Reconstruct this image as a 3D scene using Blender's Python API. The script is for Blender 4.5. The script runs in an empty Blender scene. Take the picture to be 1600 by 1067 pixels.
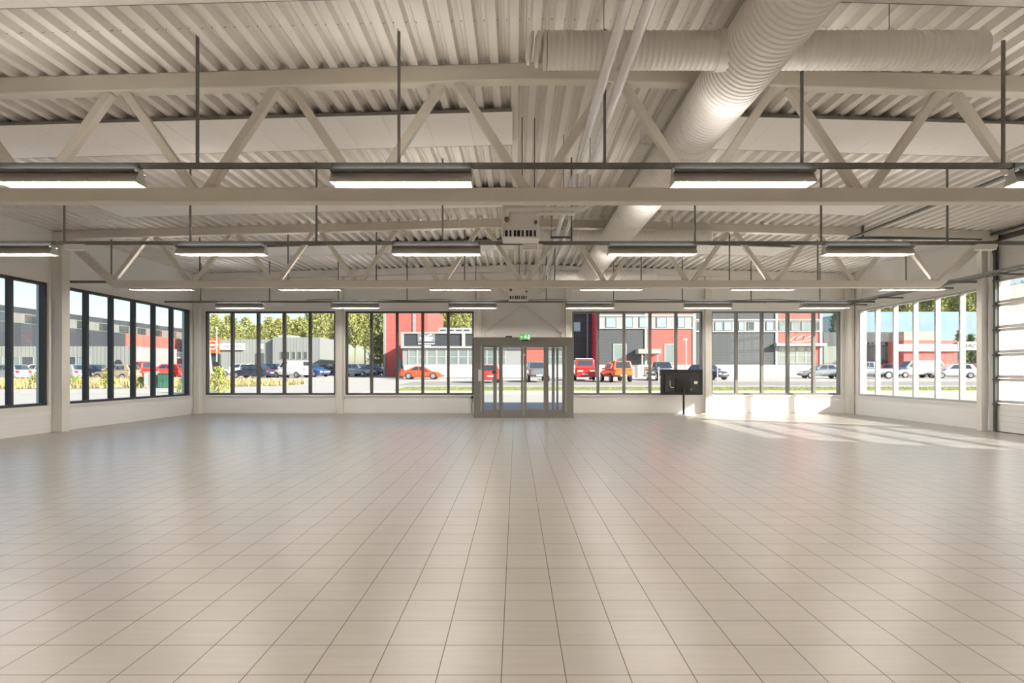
import bpy, bmesh, math, random
from mathutils import Vector, Matrix
C = bpy.context.scene
COL = C.collection
R = math.radians
random.seed(7)

# ------------------------------------------------------------------ camera, sky, sun, exposure
CH = 1.42                       # eye height above the tiles
FPX = 917.0                     # focal length in pixels of the 1600 px wide frame
cam_d = bpy.data.cameras.new('camera'); cam = bpy.data.objects.new('camera', cam_d); COL.objects.link(cam)
cam.location = (0, 0, CH); cam.rotation_euler = (R(90), 0, 0)
cam_d.sensor_width = 36.0; cam_d.lens = 36.0*FPX/1600.0
cam_d.shift_x = -6.0/1600.0; cam_d.shift_y = 48.0/1600.0
cam_d.clip_start = 0.05; cam_d.clip_end = 2000
C.camera = cam

world = bpy.data.worlds.new('world'); C.world = world; world.use_nodes = True
wn = world.node_tree.nodes; wl = world.node_tree.links
bg = wn['Background']
sky = wn.new('ShaderNodeTexSky'); sky.sky_type = 'NISHITA'; sky.sun_disc = False
sky.sun_elevation = R(26); sky.sun_rotation = R(120); sky.air_density = 1.0; sky.dust_density = 1.2; sky.ozone_density = 1.0
wl.new(sky.outputs[0], bg.inputs[0]); bg.inputs[1].default_value = 0.23

sun_d = bpy.data.lights.new('sun', 'SUN'); sun_d.energy = 14.0; sun_d.angle = R(0.6); sun_d.color = (1.0, 0.93, 0.82)
sun = bpy.data.objects.new('sun', sun_d); COL.objects.link(sun)
SUN_DIR = Vector((-1.67, 1.0, -0.94))
sun.rotation_euler = SUN_DIR.to_track_quat('-Z', 'Y').to_euler(); sun.location = (40, -25, 30)

C.view_settings.view_transform = 'Standard'; C.view_settings.look = 'None'
C.view_settings.exposure = 0.0; C.view_settings.gamma = 1.0; C.view_settings.use_curve_mapping = False
C.cycles.max_bounces = 10; C.cycles.diffuse_bounces = 6; C.cycles.glossy_bounces = 4; C.cycles.transparent_max_bounces = 24
C.cycles.sample_clamp_indirect = 6.0
LAMP = 143.0                    # radiance of the fluorescent tubes
ROOF_FILL = 37.0                      # radiance of the strips added to brighten the roof

# ------------------------------------------------------------------ helpers
ORG = {}
def at(x, y, Y):                # world point on the ray through pixel (x, y) of the 1600x1067 frame, at depth Y
    return Vector(((x-806)*Y/FPX, Y, CH-(y-581.5)*Y/FPX))
def link(o): COL.objects.link(o); return o
def tag(o, label=None, cat=None, group=None, kind=None):
    if label: o['label'] = label
    if cat: o['category'] = cat
    if group: o['group'] = group
    if kind: o['kind'] = kind
    return o
def thing(name, label, cat, loc=(0,0,0), rz=0, group=None, kind=None):
    o = link(bpy.data.objects.new(name, None)); o.location = loc; o.rotation_euler = (0,0,rz); o.empty_display_size = .2
    ORG[o.name] = Vector(loc)
    return tag(o, label, cat, group, kind)
def copy_tree(o, parent=None):
    c = o.copy(); link(c)
    if parent: c.parent = parent
    for ch in o.children: copy_tree(ch, c)
    return c

class MB:
    def __init__(s): s.v = []; s.f = []
    def add(s, vs, fs):
        n = len(s.v); s.v += [tuple(p) for p in vs]; s.f += [tuple(i+n for i in f) for f in fs]; return s
    def box(s, x0, x1, y0, y1, z0, z1):
        return s.add([(x0,y0,z0),(x1,y0,z0),(x1,y1,z0),(x0,y1,z0),(x0,y0,z1),(x1,y0,z1),(x1,y1,z1),(x0,y1,z1)],
                     [(3,2,1,0),(4,5,6,7),(0,1,5,4),(1,2,6,5),(2,3,7,6),(3,0,4,7)])
    def bar(s, p, q, w, h, up=(0,0,1)):
        p = Vector(p); q = Vector(q); d = (q-p).normalized(); up = Vector(up)
        if abs(d.dot(up)) > .99: up = Vector((0,1,0))
        a = d.cross(up).normalized(); b = a.cross(d).normalized()
        vs = [c+a*i*w/2+b*j*h/2 for c in (p,q) for i,j in ((-1,-1),(1,-1),(1,1),(-1,1))]
        return s.add(vs, [(0,1,2,3),(7,6,5,4),(0,4,5,1),(1,5,6,2),(2,6,7,3),(3,7,4,0)])
    def tube(s, pts, r, n=10, cap=True):
        pts = [Vector(p) for p in pts]; k = len(pts); rs = r if isinstance(r,(list,tuple)) else [r]*k
        base = len(s.v); prev = None
        for i,p in enumerate(pts):
            d = (pts[min(i+1,k-1)]-pts[max(i-1,0)]).normalized()
            up = prev if prev else (Vector((0,0,1)) if abs(d.z) < .9 else Vector((1,0,0)))
            a = d.cross(up).normalized(); b = a.cross(d).normalized(); prev = b
            for j in range(n):
                t = 2*math.pi*j/n; s.v.append(tuple(p+a*rs[i]*math.cos(t)+b*rs[i]*math.sin(t)))
        for i in range(k-1):
            for j in range(n):
                s.f.append((base+i*n+j, base+i*n+(j+1)%n, base+(i+1)*n+(j+1)%n, base+(i+1)*n+j))
        if cap:
            s.f.append(tuple(base+j for j in range(n))[::-1]); s.f.append(tuple(base+(k-1)*n+j for j in range(n)))
        return s
    def cyl(s, p, q, r, n=16): return s.tube([p,q], r, n)
    def prism(s, poly, fn, a, b):   # poly of (u,v); fn(u,v,t) gives the point
        n = len(poly)
        vs = [fn(u,v,a) for u,v in poly]+[fn(u,v,b) for u,v in poly]
        return s.add(vs, [tuple(range(n))[::-1], tuple(range(n,2*n))]+[(i,(i+1)%n,n+(i+1)%n,n+i) for i in range(n)])
    def build(s, name, mat, parent=None, smooth=False, bevel=0, local=False, subsurf=0, segs=2):
        me = bpy.data.meshes.new(name)
        off = Vector((0,0,0))
        if parent and not local:
            p = parent
            while p: off += ORG.get(p.name, Vector((0,0,0))); p = p.parent
        me.from_pydata([tuple(Vector(v)-off) for v in s.v], [], s.f)
        bm = bmesh.new(); bm.from_mesh(me); bmesh.ops.recalc_face_normals(bm, faces=bm.faces); bm.to_mesh(me); bm.free()
        if smooth:
            me.polygons.foreach_set('use_smooth', [True]*len(me.polygons)); me.set_sharp_from_angle(angle=R(40))
        if mat: me.materials.append(mat)
        o = link(bpy.data.objects.new(name, me))
        if parent: o.parent = parent
        if bevel:
            m = o.modifiers.new('bevel','BEVEL'); m.width = bevel; m.segments = segs; m.limit_method = 'ANGLE'; m.angle_limit = R(40)
        if subsurf:
            m = o.modifiers.new('subsurf','SUBSURF'); m.levels = subsurf; m.render_levels = subsurf
        return o
def B(x0,x1,y0,y1,z0,z1): return MB().box(x0,x1,y0,y1,z0,z1)

# ------------------------------------------------------------------ materials
def nodes(name):
    m = bpy.data.materials.new(name); m.use_nodes = True
    return m, m.node_tree.nodes, m.node_tree.links, m.node_tree.nodes['Principled BSDF']
def mat(name, col, rough=.6, metal=0, var=.06, scale=3.0, bump=0, spec=.5, coat=0, stretch=None):
    m, N, L, P = nodes(name)
    P.inputs['Roughness'].default_value = rough; P.inputs['Metallic'].default_value = metal
    P.inputs['Specular IOR Level'].default_value = spec; P.inputs['Coat Weight'].default_value = coat
    tc = N.new('ShaderNodeTexCoord'); nz = N.new('ShaderNodeTexNoise'); nz.inputs['Scale'].default_value = scale; nz.inputs['Detail'].default_value = 4
    src = tc.outputs['Object']
    if stretch:
        mp = N.new('ShaderNodeMapping'); mp.inputs['Scale'].default_value = stretch; L.new(src, mp.inputs[0]); src = mp.outputs[0]
    L.new(src, nz.inputs['Vector'])
    rp = N.new('ShaderNodeMix'); rp.data_type = 'RGBA'
    rp.inputs[6].default_value = tuple(c*(1-var) for c in col)+(1,); rp.inputs[7].default_value = tuple(min(1,c*(1+var)) for c in col)+(1,)
    L.new(nz.outputs[0], rp.inputs[0]); L.new(rp.outputs[2], P.inputs['Base Color'])
    if bump:
        b = N.new('ShaderNodeBump'); b.inputs['Strength'].default_value = bump; b.inputs['Distance'].default_value = .01
        L.new(nz.outputs[0], b.inputs['Height']); L.new(b.outputs[0], P.inputs['Normal'])
    return m
def ribbed(name, col, axis, period, rough=.6, depth=.6, dark=.75, var=.05):   # profiled cladding: bands with a bump
    m, N, L, P = nodes(name); P.inputs['Roughness'].default_value = rough
    tc = N.new('ShaderNodeTexCoord'); sp = N.new('ShaderNodeSeparateXYZ'); L.new(tc.outputs['Object'], sp.inputs[0])
    mu = N.new('ShaderNodeMath'); mu.operation = 'DIVIDE'; mu.inputs[1].default_value = period; L.new(sp.outputs[axis], mu.inputs[0])
    fr = N.new('ShaderNodeMath'); fr.operation = 'FRACT'; L.new(mu.outputs[0], fr.inputs[0])
    cr = N.new('ShaderNodeValToRGB'); cr.color_ramp.interpolation = 'LINEAR'
    e = cr.color_ramp.elements; e[0].position = .0; e[0].color = (0,0,0,1); e[1].position = .12; e[1].color = (1,1,1,1)
    x = e.new(.88); x.color = (1,1,1,1); x = e.new(1.0); x.color = (0,0,0,1)
    L.new(fr.outputs[0], cr.inputs[0])
    mx = N.new('ShaderNodeMix'); mx.data_type = 'RGBA'
    mx.inputs[6].default_value = tuple(c*dark for c in col)+(1,); mx.inputs[7].default_value = tuple(col)+(1,)
    L.new(cr.outputs[0], mx.inputs[0]); L.new(mx.outputs[2], P.inputs['Base Color'])
    b = N.new('ShaderNodeBump'); b.inputs['Strength'].default_value = depth; b.inputs['Distance'].default_value = .02
    L.new(cr.outputs[0], b.inputs['Height']); L.new(b.outputs[0], P.inputs['Normal'])
    return m
def emit(name, col, s):
    m, N, L, P = nodes(name); P.inputs['Base Color'].default_value = tuple(col)+(1,)
    P.inputs['Emission Color'].default_value = tuple(col)+(1,); P.inputs['Emission Strength'].default_value = s
    return m
def glass(name, tint, refl=1.0, milk=0.0):
    m, N, L, P = nodes(name); N.remove(P); out = N['Material Output']
    tr = N.new('ShaderNodeBsdfTransparent'); tr.inputs[0].default_value = tuple(tint)+(1,)
    gl = N.new('ShaderNodeBsdfGlossy'); gl.inputs['Roughness'].default_value = 0.0; gl.inputs[0].default_value = (1,1,1,1)
    fr = N.new('ShaderNodeFresnel'); fr.inputs[0].default_value = 1.5
    ge = N.new('ShaderNodeNewGeometry'); iv = N.new('ShaderNodeMath'); iv.operation = 'SUBTRACT'; iv.inputs[0].default_value = refl; L.new(ge.outputs['Backfacing'], iv.inputs[1]); iv.use_clamp = True
    k = N.new('ShaderNodeMath'); k.operation = 'MULTIPLY'; L.new(iv.outputs[0], k.inputs[1]); L.new(fr.outputs[0], k.inputs[0])
    base = tr.outputs[0]
    if milk:
        tl = N.new('ShaderNodeBsdfTranslucent'); tl.inputs[0].default_value = (.92,.94,.96,1)
        mm = N.new('ShaderNodeMixShader'); mm.inputs[0].default_value = milk; L.new(base, mm.inputs[1]); L.new(tl.outputs[0], mm.inputs[2]); base = mm.outputs[0]
    mx = N.new('ShaderNodeMixShader'); L.new(k.outputs[0], mx.inputs[0]); L.new(base, mx.inputs[1]); L.new(gl.outputs[0], mx.inputs[2])
    L.new(mx.outputs[0], out.inputs[0])
    return m

M = {}
M['steel'] = mat('cream_painted_steel', (.66,.62,.545), .45, var=.03)
M['deck'] = mat('cream_roof_deck', (.72,.69,.64), .38, var=.05, scale=1.2, spec=.5, stretch=(6,.3,1))
M['wall'] = ribbed('white_wall_panel', (.83,.815,.79), 2, .10, .5, .12, .965)
M['post'] = mat('cream_post_paint', (.74,.71,.65), .5, var=.03)
M['white'] = mat('white_paint', (.80,.79,.76), .45, var=.03)
M['panel'] = mat('acoustic_panel_white', (.92,.905,.875), .9, var=.03, scale=40, bump=.1)
M['panel_edge'] = mat('grey_panel_edge', (.22,.21,.19), .7)
M['galv'] = mat('galvanised_steel', (.17,.165,.15), .5, .5, var=.18, scale=14)
M['galv_l'] = mat('bright_galvanised_steel', (.62,.63,.62), .35, .8, var=.12, scale=14)
M['galv_m'] = mat('grey_galvanised_steel', (.36,.36,.35), .4, .7, var=.12, scale=14)
M['duct'] = mat('white_spiral_duct_paint', (.82,.80,.765), .34, var=.03)
M['foil'] = mat('pipe_foil', (.95,.95,.95), .22, .45, var=.08, scale=24, bump=.25, stretch=(1,.35,1))
M['dark'] = mat('shaded_window_frame', (.040,.041,.043), .45, var=.1)  # left wall frames, darkened in the colour for the unlit side
M['lgrey'] = mat('light_grey_window_frame', (.50,.50,.49), .42, var=.04)
M['alu'] = mat('grey_door_aluminium', (.235,.225,.21), .42, .2, var=.05)
M['alu_l'] = mat('pale_door_aluminium', (.58,.57,.55), .38, .3, var=.05)
M['trackm'] = mat('dark_track_steel', (.10,.11,.105), .4, .6, var=.15)
M['black'] = mat('black_plastic', (.012,.012,.012), .38, var=.2)
M['black2'] = mat('black_matte', (.02,.02,.021), .6, var=.2)
M['glass'] = glass('window_glass', (.93,.95,.95), 1.0)
M['acryl'] = glass('milky_acrylic', (.90,.93,.96), .8, .12)
M['tube'] = emit('fluorescent_tube', (1.0,.935,.86), LAMP)
M['roof_fill'] = emit('added_roof_fill', (1.0,.935,.86), ROOF_FILL)
M['green'] = emit('exit_sign_green', (.10,.52,.16), .55)
M['signw'] = emit('exit_sign_white', (.85,1,.88), .8)
M['copper'] = mat('copper_valve', (.25,.10,.05), .4, .6)

def floor_mat():
    m, N, L, P = nodes('ceramic_floor_tiles')
    tc = N.new('ShaderNodeTexCoord'); mp = N.new('ShaderNodeMapping'); mp.inputs['Location'].default_value = (.0675+30, -2.753+30, 0)
    L.new(tc.outputs['Object'], mp.inputs[0])
    br = N.new('ShaderNodeTexBrick'); br.offset = 0; br.squash = 1; br.inputs['Scale'].default_value = 1.0
    br.inputs['Brick Width'].default_value = .3; br.inputs['Row Height'].default_value = .3
    br.inputs['Mortar Size'].default_value = .0026; br.inputs['Mortar Smooth'].default_value = .1; br.inputs['Bias'].default_value = 0
    br.inputs['Color1'].default_value = (.395,.358,.315,1); br.inputs['Color2'].default_value = (.42,.38,.335,1); br.inputs['Mortar'].default_value = (.11,.085,.06,1)
    L.new(mp.outputs[0], br.inputs['Vector'])
    nz = N.new('ShaderNodeTexNoise'); nz.inputs['Scale'].default_value = 1.0; nz.inputs['Detail'].default_value = 6
    m2 = N.new('ShaderNodeMapping'); m2.inputs['Scale'].default_value = (2.0, 22.0, 1); L.new(tc.outputs['Object'], m2.inputs[0]); L.new(m2.outputs[0], nz.inputs['Vector'])
    mx = N.new('ShaderNodeMix'); mx.data_type = 'RGBA'; mx.blend_type = 'MULTIPLY'; mx.inputs[0].default_value = .22
    L.new(br.outputs[0], mx.inputs[6]); L.new(nz.outputs[0], mx.inputs[7]); L.new(mx.outputs[2], P.inputs['Base Color'])
    rm = N.new('ShaderNodeMapRange'); rm.inputs[3].default_value = .30; rm.inputs[4].default_value = .7; L.new(br.outputs[1], rm.inputs[0]); L.new(rm.outputs[0], P.inputs['Roughness'])
    b = N.new('ShaderNodeBump'); b.inputs['Strength'].default_value = .35; b.inputs['Distance'].default_value = .002; b.invert = True
    L.new(br.outputs[1], b.inputs['Height']); L.new(b.outputs[0], P.inputs['Normal'])
    P.inputs['Specular IOR Level'].default_value = .7
    return m
M['floor'] = floor_mat()

# ------------------------------------------------------------------ the hall
XL, XR, YB, YF = -11.0, 11.55, 20.2, -5.0
RX, RH, SL = .25, 5.087, .0275           # ridge position, height of the deck underside, roof slope
def roof(x): return RH-SL*abs(x-RX)
SILL, HEAD = .64, 3.52

o = B(XL-.3, XR+.3, YF-.3, YB+.3, -.25, 0).build('floor', M['floor']); tag(o, 'glossy beige square tiled floor of the empty hall', 'floor', kind='structure')

# profiled roof deck running away from the camera, two pitches
mb = MB(); per = .237; prof = [(0,0),(.092,0),(.116,.085),(.150,.085),(.158,.075),(.171,.075),(.179,.085),(.213,.085)]
x = XL-.2; pts = []
while x < XR+.2:
    for u,v in prof: pts.append((x+u, v))
    x += per
vs = []; 
for (u,v) in pts: vs += [(u, YF-.2, roof(u)+v), (u, YB+.2, roof(u)+v)]
n = len(pts)
mb.add(vs, [(2*i,2*i+1,2*i+3,2*i+2) for i in range(n-1)])
# flat roof skin above the profile
sk = [(XL-.4,YF-.4),(RX,YF-.4),(XR+.4,YF-.4),(XL-.4,YB+.4),(RX,YB+.4),(XR+.4,YB+.4)]
mb.add([(a,b,roof(a)+.10) for a,b in sk]+[(a,b,roof(a)+.35) for a,b in sk],
       [(0,1,4,3),(1,2,5,4),(6,9,10,7),(7,10,11,8),(0,6,7,1),(1,7,8,2),(3,4,10,9),(4,5,11,10),(0,3,9,6),(2,8,11,5)])
deck = mb.build('ceiling', M['deck']); tag(deck, 'cream profiled steel roof deck over the hall', 'ceiling', kind='structure')
# dark fastener marks along the sheet overlaps
mb = MB()
for yy in (6.12, 13.2):
    x = XL+.2
    while x < XR-.1:
        k = math.floor((x-(XL-.2))/per)*per+XL-.2
        for du,s in ((.096,1),(.209,-1)):
            z = roof(k+du)+.012
            mb.bar((k+du, yy, z), (k+du+.012*s, yy+.03, z+.03), .006, .004)
        x += per
ob = mb.build('deck_screw', M['trackm'], deck); ob['kind'] = 'stuff'

WIN = []
# windows of each wall: (lo, hi) along the wall
WB = [(-10.69,-6.21),(-5.87,-1.45),(1.94,6.43),(6.72,11.18)]
WLft = [(8.15,13.80),(14.2,19.83)]
WRgt = [(14.42,19.80)]
GD = (9.0, 14.05, 3.62)                  # garage door opening in the right wall
def wall_mesh(fn, lo, hi, top, holes):   # fn(u, v, t): t from 0 (inner face) to 1 (outer)
    mb = MB(); us = sorted({lo, hi}|{h[0] for h in holes}|{h[1] for h in holes})
    for a, b in zip(us, us[1:]):
        hs = [h for h in holes if h[0] <= a+1e-6 and h[1] >= b-1e-6]
        spans = [(-.02, None)]
        if hs:
            h = hs[0]; spans = ([(-.02, h[2])] if h[2] > .01 else [])+[(h[3], None)]
        for z0, z1 in spans:
            ta, tb = (top(a), top(b)) if z1 is None else (z1, z1)
            poly = [(a,z0),(b,z0),(b,tb),(a,ta)]
            if z1 is None and a < RX < b and fn is fb: poly = [(a,z0),(b,z0),(b,tb),(RX,top(RX)),(a,ta)]
            mb.prism(poly, fn, 0, 1)
    return mb
WT = .28
fb = lambda u,v,t: (u, YB+WT*t, v)
fl = lambda u,v,t: (XL-WT*t, u, v)
fr = lambda u,v,t: (XR+WT*t, u, v)
ff = lambda u,v,t: (u, YF-WT*t, v)
topx = lambda u: roof(u)+.12
DOORX = (-1.25, 1.74)
o = wall_mesh(fb, XL-WT, XR+WT, topx, [(a,b,SILL,HEAD) for a,b in WB]+[(DOORX[0],DOORX[1],0,2.45)]).build('wall_back', M['wall']); tag(o, 'white panelled far wall with window bays either side of entrance', 'wall', kind='structure')
o = wall_mesh(fl, YF, YB, lambda u: roof(XL)+.12, [(a,b,SILL,HEAD) for a,b in WLft]).build('wall_left', M['wall']); tag(o, 'white panelled left wall with dark framed windows', 'wall', kind='structure')
o = wall_mesh(fr, YF, YB, lambda u: roof(XR)+.12, [(a,b,SILL,HEAD) for a,b in WRgt]+[(GD[0],GD[1],0,GD[2])]).build('wall_right', M['wall']); tag(o, 'white panelled right wall with window and garage door', 'wall', kind='structure')
o = wall_mesh(ff, XL-WT, XR+WT, topx, []).build('wall_front', M['wall']); tag(o, 'white wall of the hall behind the viewer', 'wall', kind='structure')

def window(idx, fn, a, b, npan, frame_m, label, mull=.07, sill_m=None):
    # fn(u, d, v): u along wall, d into the wall from the inner face, v up
    w = thing('window_%d' % idx, label, 'window', fn((a+b)/2, 0, SILL), kind='structure')
    def fbox(mb, u0,u1,d0,d1,v0,v1):
        p = [fn(u,d,v) for u in (u0,u1) for d in (d0,d1) for v in (v0,v1)]
        xs,ys,zs = zip(*p); mb.box(min(xs),max(xs),min(ys),max(ys),min(zs),max(zs))
    f = MB(); t = .06
    fbox(f,a,b,.03,.17,SILL,SILL+t); fbox(f,a,b,.03,.17,HEAD-t,HEAD); fbox(f,a,a+t,.03,.17,SILL+t,HEAD-t); fbox(f,b-t,b,.03,.17,SILL+t,HEAD-t)
    f.build('window_frame', frame_m, w)
    step = (b-a)/npan
    for i in range(1, npan):
        m_ = MB(); u = a+i*step; fbox(m_,u-mull/2,u+mull/2,.03,.17,SILL+t,HEAD-t); m_.build('mullion', frame_m, w)
    for i in range(npan):
        g = MB(); u0 = a+i*step+(t if i==0 else mull/2); u1 = a+(i+1)*step-(t if i==npan-1 else mull/2)
        fbox(g,u0,u1,.10,.112,SILL+t,HEAD-t); g.build('glass_pane', M['glass'], w)
    s = MB(); fbox(s,a-.08,b+.08,-.035,.03,SILL-.05,SILL); fbox(s,a-.08,a,-.02,.0,SILL,HEAD); fbox(s,b,b+.08,-.02,0,SILL,HEAD); fbox(s,a-.08,b+.08,-.02,0,HEAD,HEAD+.08)
    s.build('window_trim', M['white'], w)
wb = lambda u,d,v: (u, YB+d, v); wlf = lambda u,d,v: (XL-d, u, v); wrf = lambda u,d,v: (XR+d, u, v)
LB = ['dark framed five pane window at the left end of far wall','dark framed five pane window just left of entrance on far wall','grey framed five pane window just right of entrance behind television','grey framed five pane window at right end of far wall']
M['dark_b'] = mat('backlit_window_frame', (.085,.078,.07), .45, var=.08)  # backlit tone of the grey frames, put into the colour
M['mid'] = mat('sunlit_window_frame', (.20,.19,.175), .45, var=.05)  # same frames where the sun falls, lightened in the colour
for i,(a,b) in enumerate(WB): window(i+1, wb, a, b, 5, M['dark_b'] if i < 2 else M['mid'], LB[i], .085)
window(5, wlf, *WLft[0], 6, M['dark'], 'dark framed window on left wall nearer than the steel post', .06)
window(6, wlf, *WLft[1], 6, M['dark'], 'dark framed six pane window on left wall beyond the steel post', .06)
window(7, wrf, *WRgt[0], 6, M['lgrey'], 'light grey framed six pane window on right wall', .06)

# posts of the steel frame
def post(x0,x1,y0,y1,z1,label,m=None):
    mb = MB().box(x0,x1,y0,y1,0,z1); o = mb.build('steel_post', m or M['post'], bevel=.008); tag(o, label, 'post')
post(XL+.005,XL+.25,13.9,14.15,4.74,'cream steel post between the two left wall windows')
post(XR-.33,XR-.17,14.14,14.30,4.74,'cream steel post between right wall window and garage door')
post(XL+.005,XL+.25,6.9,7.15,4.74,'cream steel post on left wall carrying the nearest roof truss')
post(XR-.25,XR-.005,6.9,7.15,4.74,'cream steel post on right wall carrying the nearest roof truss')
post(XL+.02,XL+.22,YB-.24,YB-.005,roof(XL+.22)-.24,'cream steel post in the far left corner')
post(XR-.24,XR-.03,YB-.24,YB-.005,roof(XR-.03)-.24,'cream steel post in the far right corner')
post(-6.14,-5.92,YB-.2,YB-.005,roof(-6.14)-.23,'cream steel post between the two far windows left of entrance')
post(-1.37,-1.19,YB-.2,YB-.005,roof(-1.37)-.23,'cream steel post left of entrance under the cross brace')
post(1.70,1.88,YB-.2,YB-.005,roof(1.88)-.23,'cream steel post right of entrance under the cross brace')
post(6.47,6.68,YB-.2,YB-.005,roof(6.68)-.23,'cream steel post beside the television on far wall')
mb = MB()
for s in (-1,1):
    xe = XL+.01 if s<0 else XR-.01
    ys = (YB-.22, YB-.02)
    mb.add([(RX,ys[0],roof(RX)-.22),(RX,ys[1],roof(RX)-.22),(RX,ys[0],roof(RX)-.005),(RX,ys[1],roof(RX)-.005),
            (xe,ys[0],roof(xe)-.22),(xe,ys[1],roof(xe)-.22),(xe,ys[0],roof(xe)-.005),(xe,ys[1],roof(xe)-.005)],
           [(0,1,5,4),(2,6,7,3),(0,4,6,2),(1,3,7,5),(4,5,7,6)]+([(0,2,3,1)] if s<0 else []))
o = mb.build('eaves_beam', M['post']); tag(o, 'cream sloping steel beam along the top of far wall', 'beam')

# cross brace over the entrance
cb = thing('cross_brace', 'cream steel cross brace on far wall above the entrance', 'brace', (.25,YB-.1,2.7))
MB().bar((-1.13,YB-.05,2.76),(1.64,YB-.05,4.70),.05,.09,(0,1,0)).build('brace_bar', M['post'], cb)
MB().bar((1.64,YB-.12,2.76),(-1.13,YB-.12,4.70),.05,.09,(0,1,0)).build('brace_bar', M['post'], cb)
for xx in (-1.12, 1.63): B(xx-.06,xx+.06,YB-.16,YB-.01,2.62,2.76).build('gusset_plate', M['post'], cb)
o = B(-1.15,1.68,YB-.12,YB-.005,2.56,2.62).build('trim_1', M['post']); tag(o,'cream ledge on far wall behind the entrance header','trim',kind='structure')
for i,(a,b,lab) in enumerate([(XL,-1.4,'left of'),(1.9,XR,'right of')]):
    o = B(a,b,YB-.012,YB-.001,0,.05).build('baseboard_%s' % ('left' if i==0 else 'right'), M['post']); tag(o,'low cream skirting along far wall %s entrance' % lab,'skirting',kind='structure')

# ------------------------------------------------------------------ roof trusses
def truss(Y, label):
    t = thing('roof_truss', label, 'truss', (RX, Y, 3.436))
    d = .17; y0, y1 = Y-d/2, Y+d/2; xe0, xe1 = XL+.02, XR-.08
    mb = MB(); P = [xe0, RX, xe1]; vs = []
    for px in P:
        for yy in (y0,y1):
            for dz in (-.20, -.002): vs.append((px,yy,roof(px)+dz))
    mb.add(vs, [(0,1,3,2),(8,10,11,9)]+[f for k in (0,4) for f in ((k,k+4,k+5,k+1),(k+2,k+3,k+7,k+6),(k,k+2,k+6,k+4),(k+1,k+5,k+7,k+3))])
    mb.build('top_chord', M['steel'], t, bevel=.014)
    b0, b1 = .2-1.98*5+.1, .2+1.98*5
    B(b0,b1,y0,y1,3.436,3.606).build('bottom_chord', M['steel'], t, bevel=.014)
    for s,be,te in ((-1,b0,xe0+.28),(1,b1,xe1-.28)):
        MB().bar((be-s*.03,Y,3.52),(te+s*.02,Y,roof(te)-.2),.168,.165,(0,1,0)).build('end_diagonal', M['steel'], t, bevel=.014)
    for k in range(-5,6):
        xb = .2+1.98*k
        for s in (-1,1):
            xt = xb+s*.99
            if not (-9.2 < xt < 9.7): continue
            xb_ = xb + s*.075; xt_ = xt - s*.09
            MB().bar((xb_,Y,3.59),(xt_,Y,roof(xt_)-.19),.10,.098,(0,1,0)).build('diagonal', M['steel'], t, bevel=.008)
truss(7.02, 'cream steel roof truss nearest the viewer')
truss(14.03, 'cream steel roof truss farther away near the far wall')

# ------------------------------------------------------------------ acoustic panels
def panel_strip(y0, y1, x0, x1, label, group):
    n = max(1, round((x1-x0)/.6)); w = (x1-x0)/n
    for i in range(n):
        a = x0+i*w; b = a+w; z = roof((a+b)/2)-.075; tl = -SL if (a+b)/2 > RX else SL
        t = thing('acoustic_panel', label, 'panel', ((a+b)/2, (y0+y1)/2, z), group=group)
        za, zb = z-tl*w/2, z+tl*w/2
        g = .002
        MB().add([(a+g,y0+.012,za),(b-g,y0+.012,zb),(b-g,y1-.012,zb),(a+g,y1-.012,za),(a+g,y0+.012,za+.035),(b-g,y0+.012,zb+.035),(b-g,y1-.012,zb+.035),(a+g,y1-.012,za+.035)],
                 [(3,2,1,0),(4,5,6,7),(0,1,5,4),(1,2,6,5),(2,3,7,6),(3,0,4,7)]).build('board', M['panel'], t)
        for ya,yb in ((y0,y0+.011),(y1-.011,y1)):
            MB().add([(a,ya,za-.001),(b,ya,zb-.001),(b,yb,zb-.001),(a,yb,za-.001),(a,ya,za+.04),(b,ya,zb+.04),(b,yb,zb+.04),(a,yb,za+.04)],
                   [(3,2,1,0),(4,5,6,7),(0,1,5,4),(1,2,6,5),(2,3,7,6),(3,0,4,7)]).build('edge_rail', M['panel_edge'], t)
        hz = roof((a+b)/2)
        MB().box((a+b)/2-.015,(a+b)/2+.015,y0+.02,y0+.05,z+.03,hz+.02).build('hanger', M['galv'], t)
STR = [(4.38,5.58,'in front of the nearest truss'),(8.06,9.26,'just beyond the nearest truss'),(11.52,12.72,'just before the farther truss'),(15.95,17.15,'beyond the farther truss')]
for y0,y1,w in STR:
    panel_strip(y0,y1,-8.5,-.05 if y0 > 5 else -.3,'white acoustic ceiling panel in left strip %s' % w, 'left acoustic panels %s' % w)
    panel_strip(y0,y1,3.05,7.55,'white acoustic ceiling panel in right strip %s' % w, 'right acoustic panels %s' % w)

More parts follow.
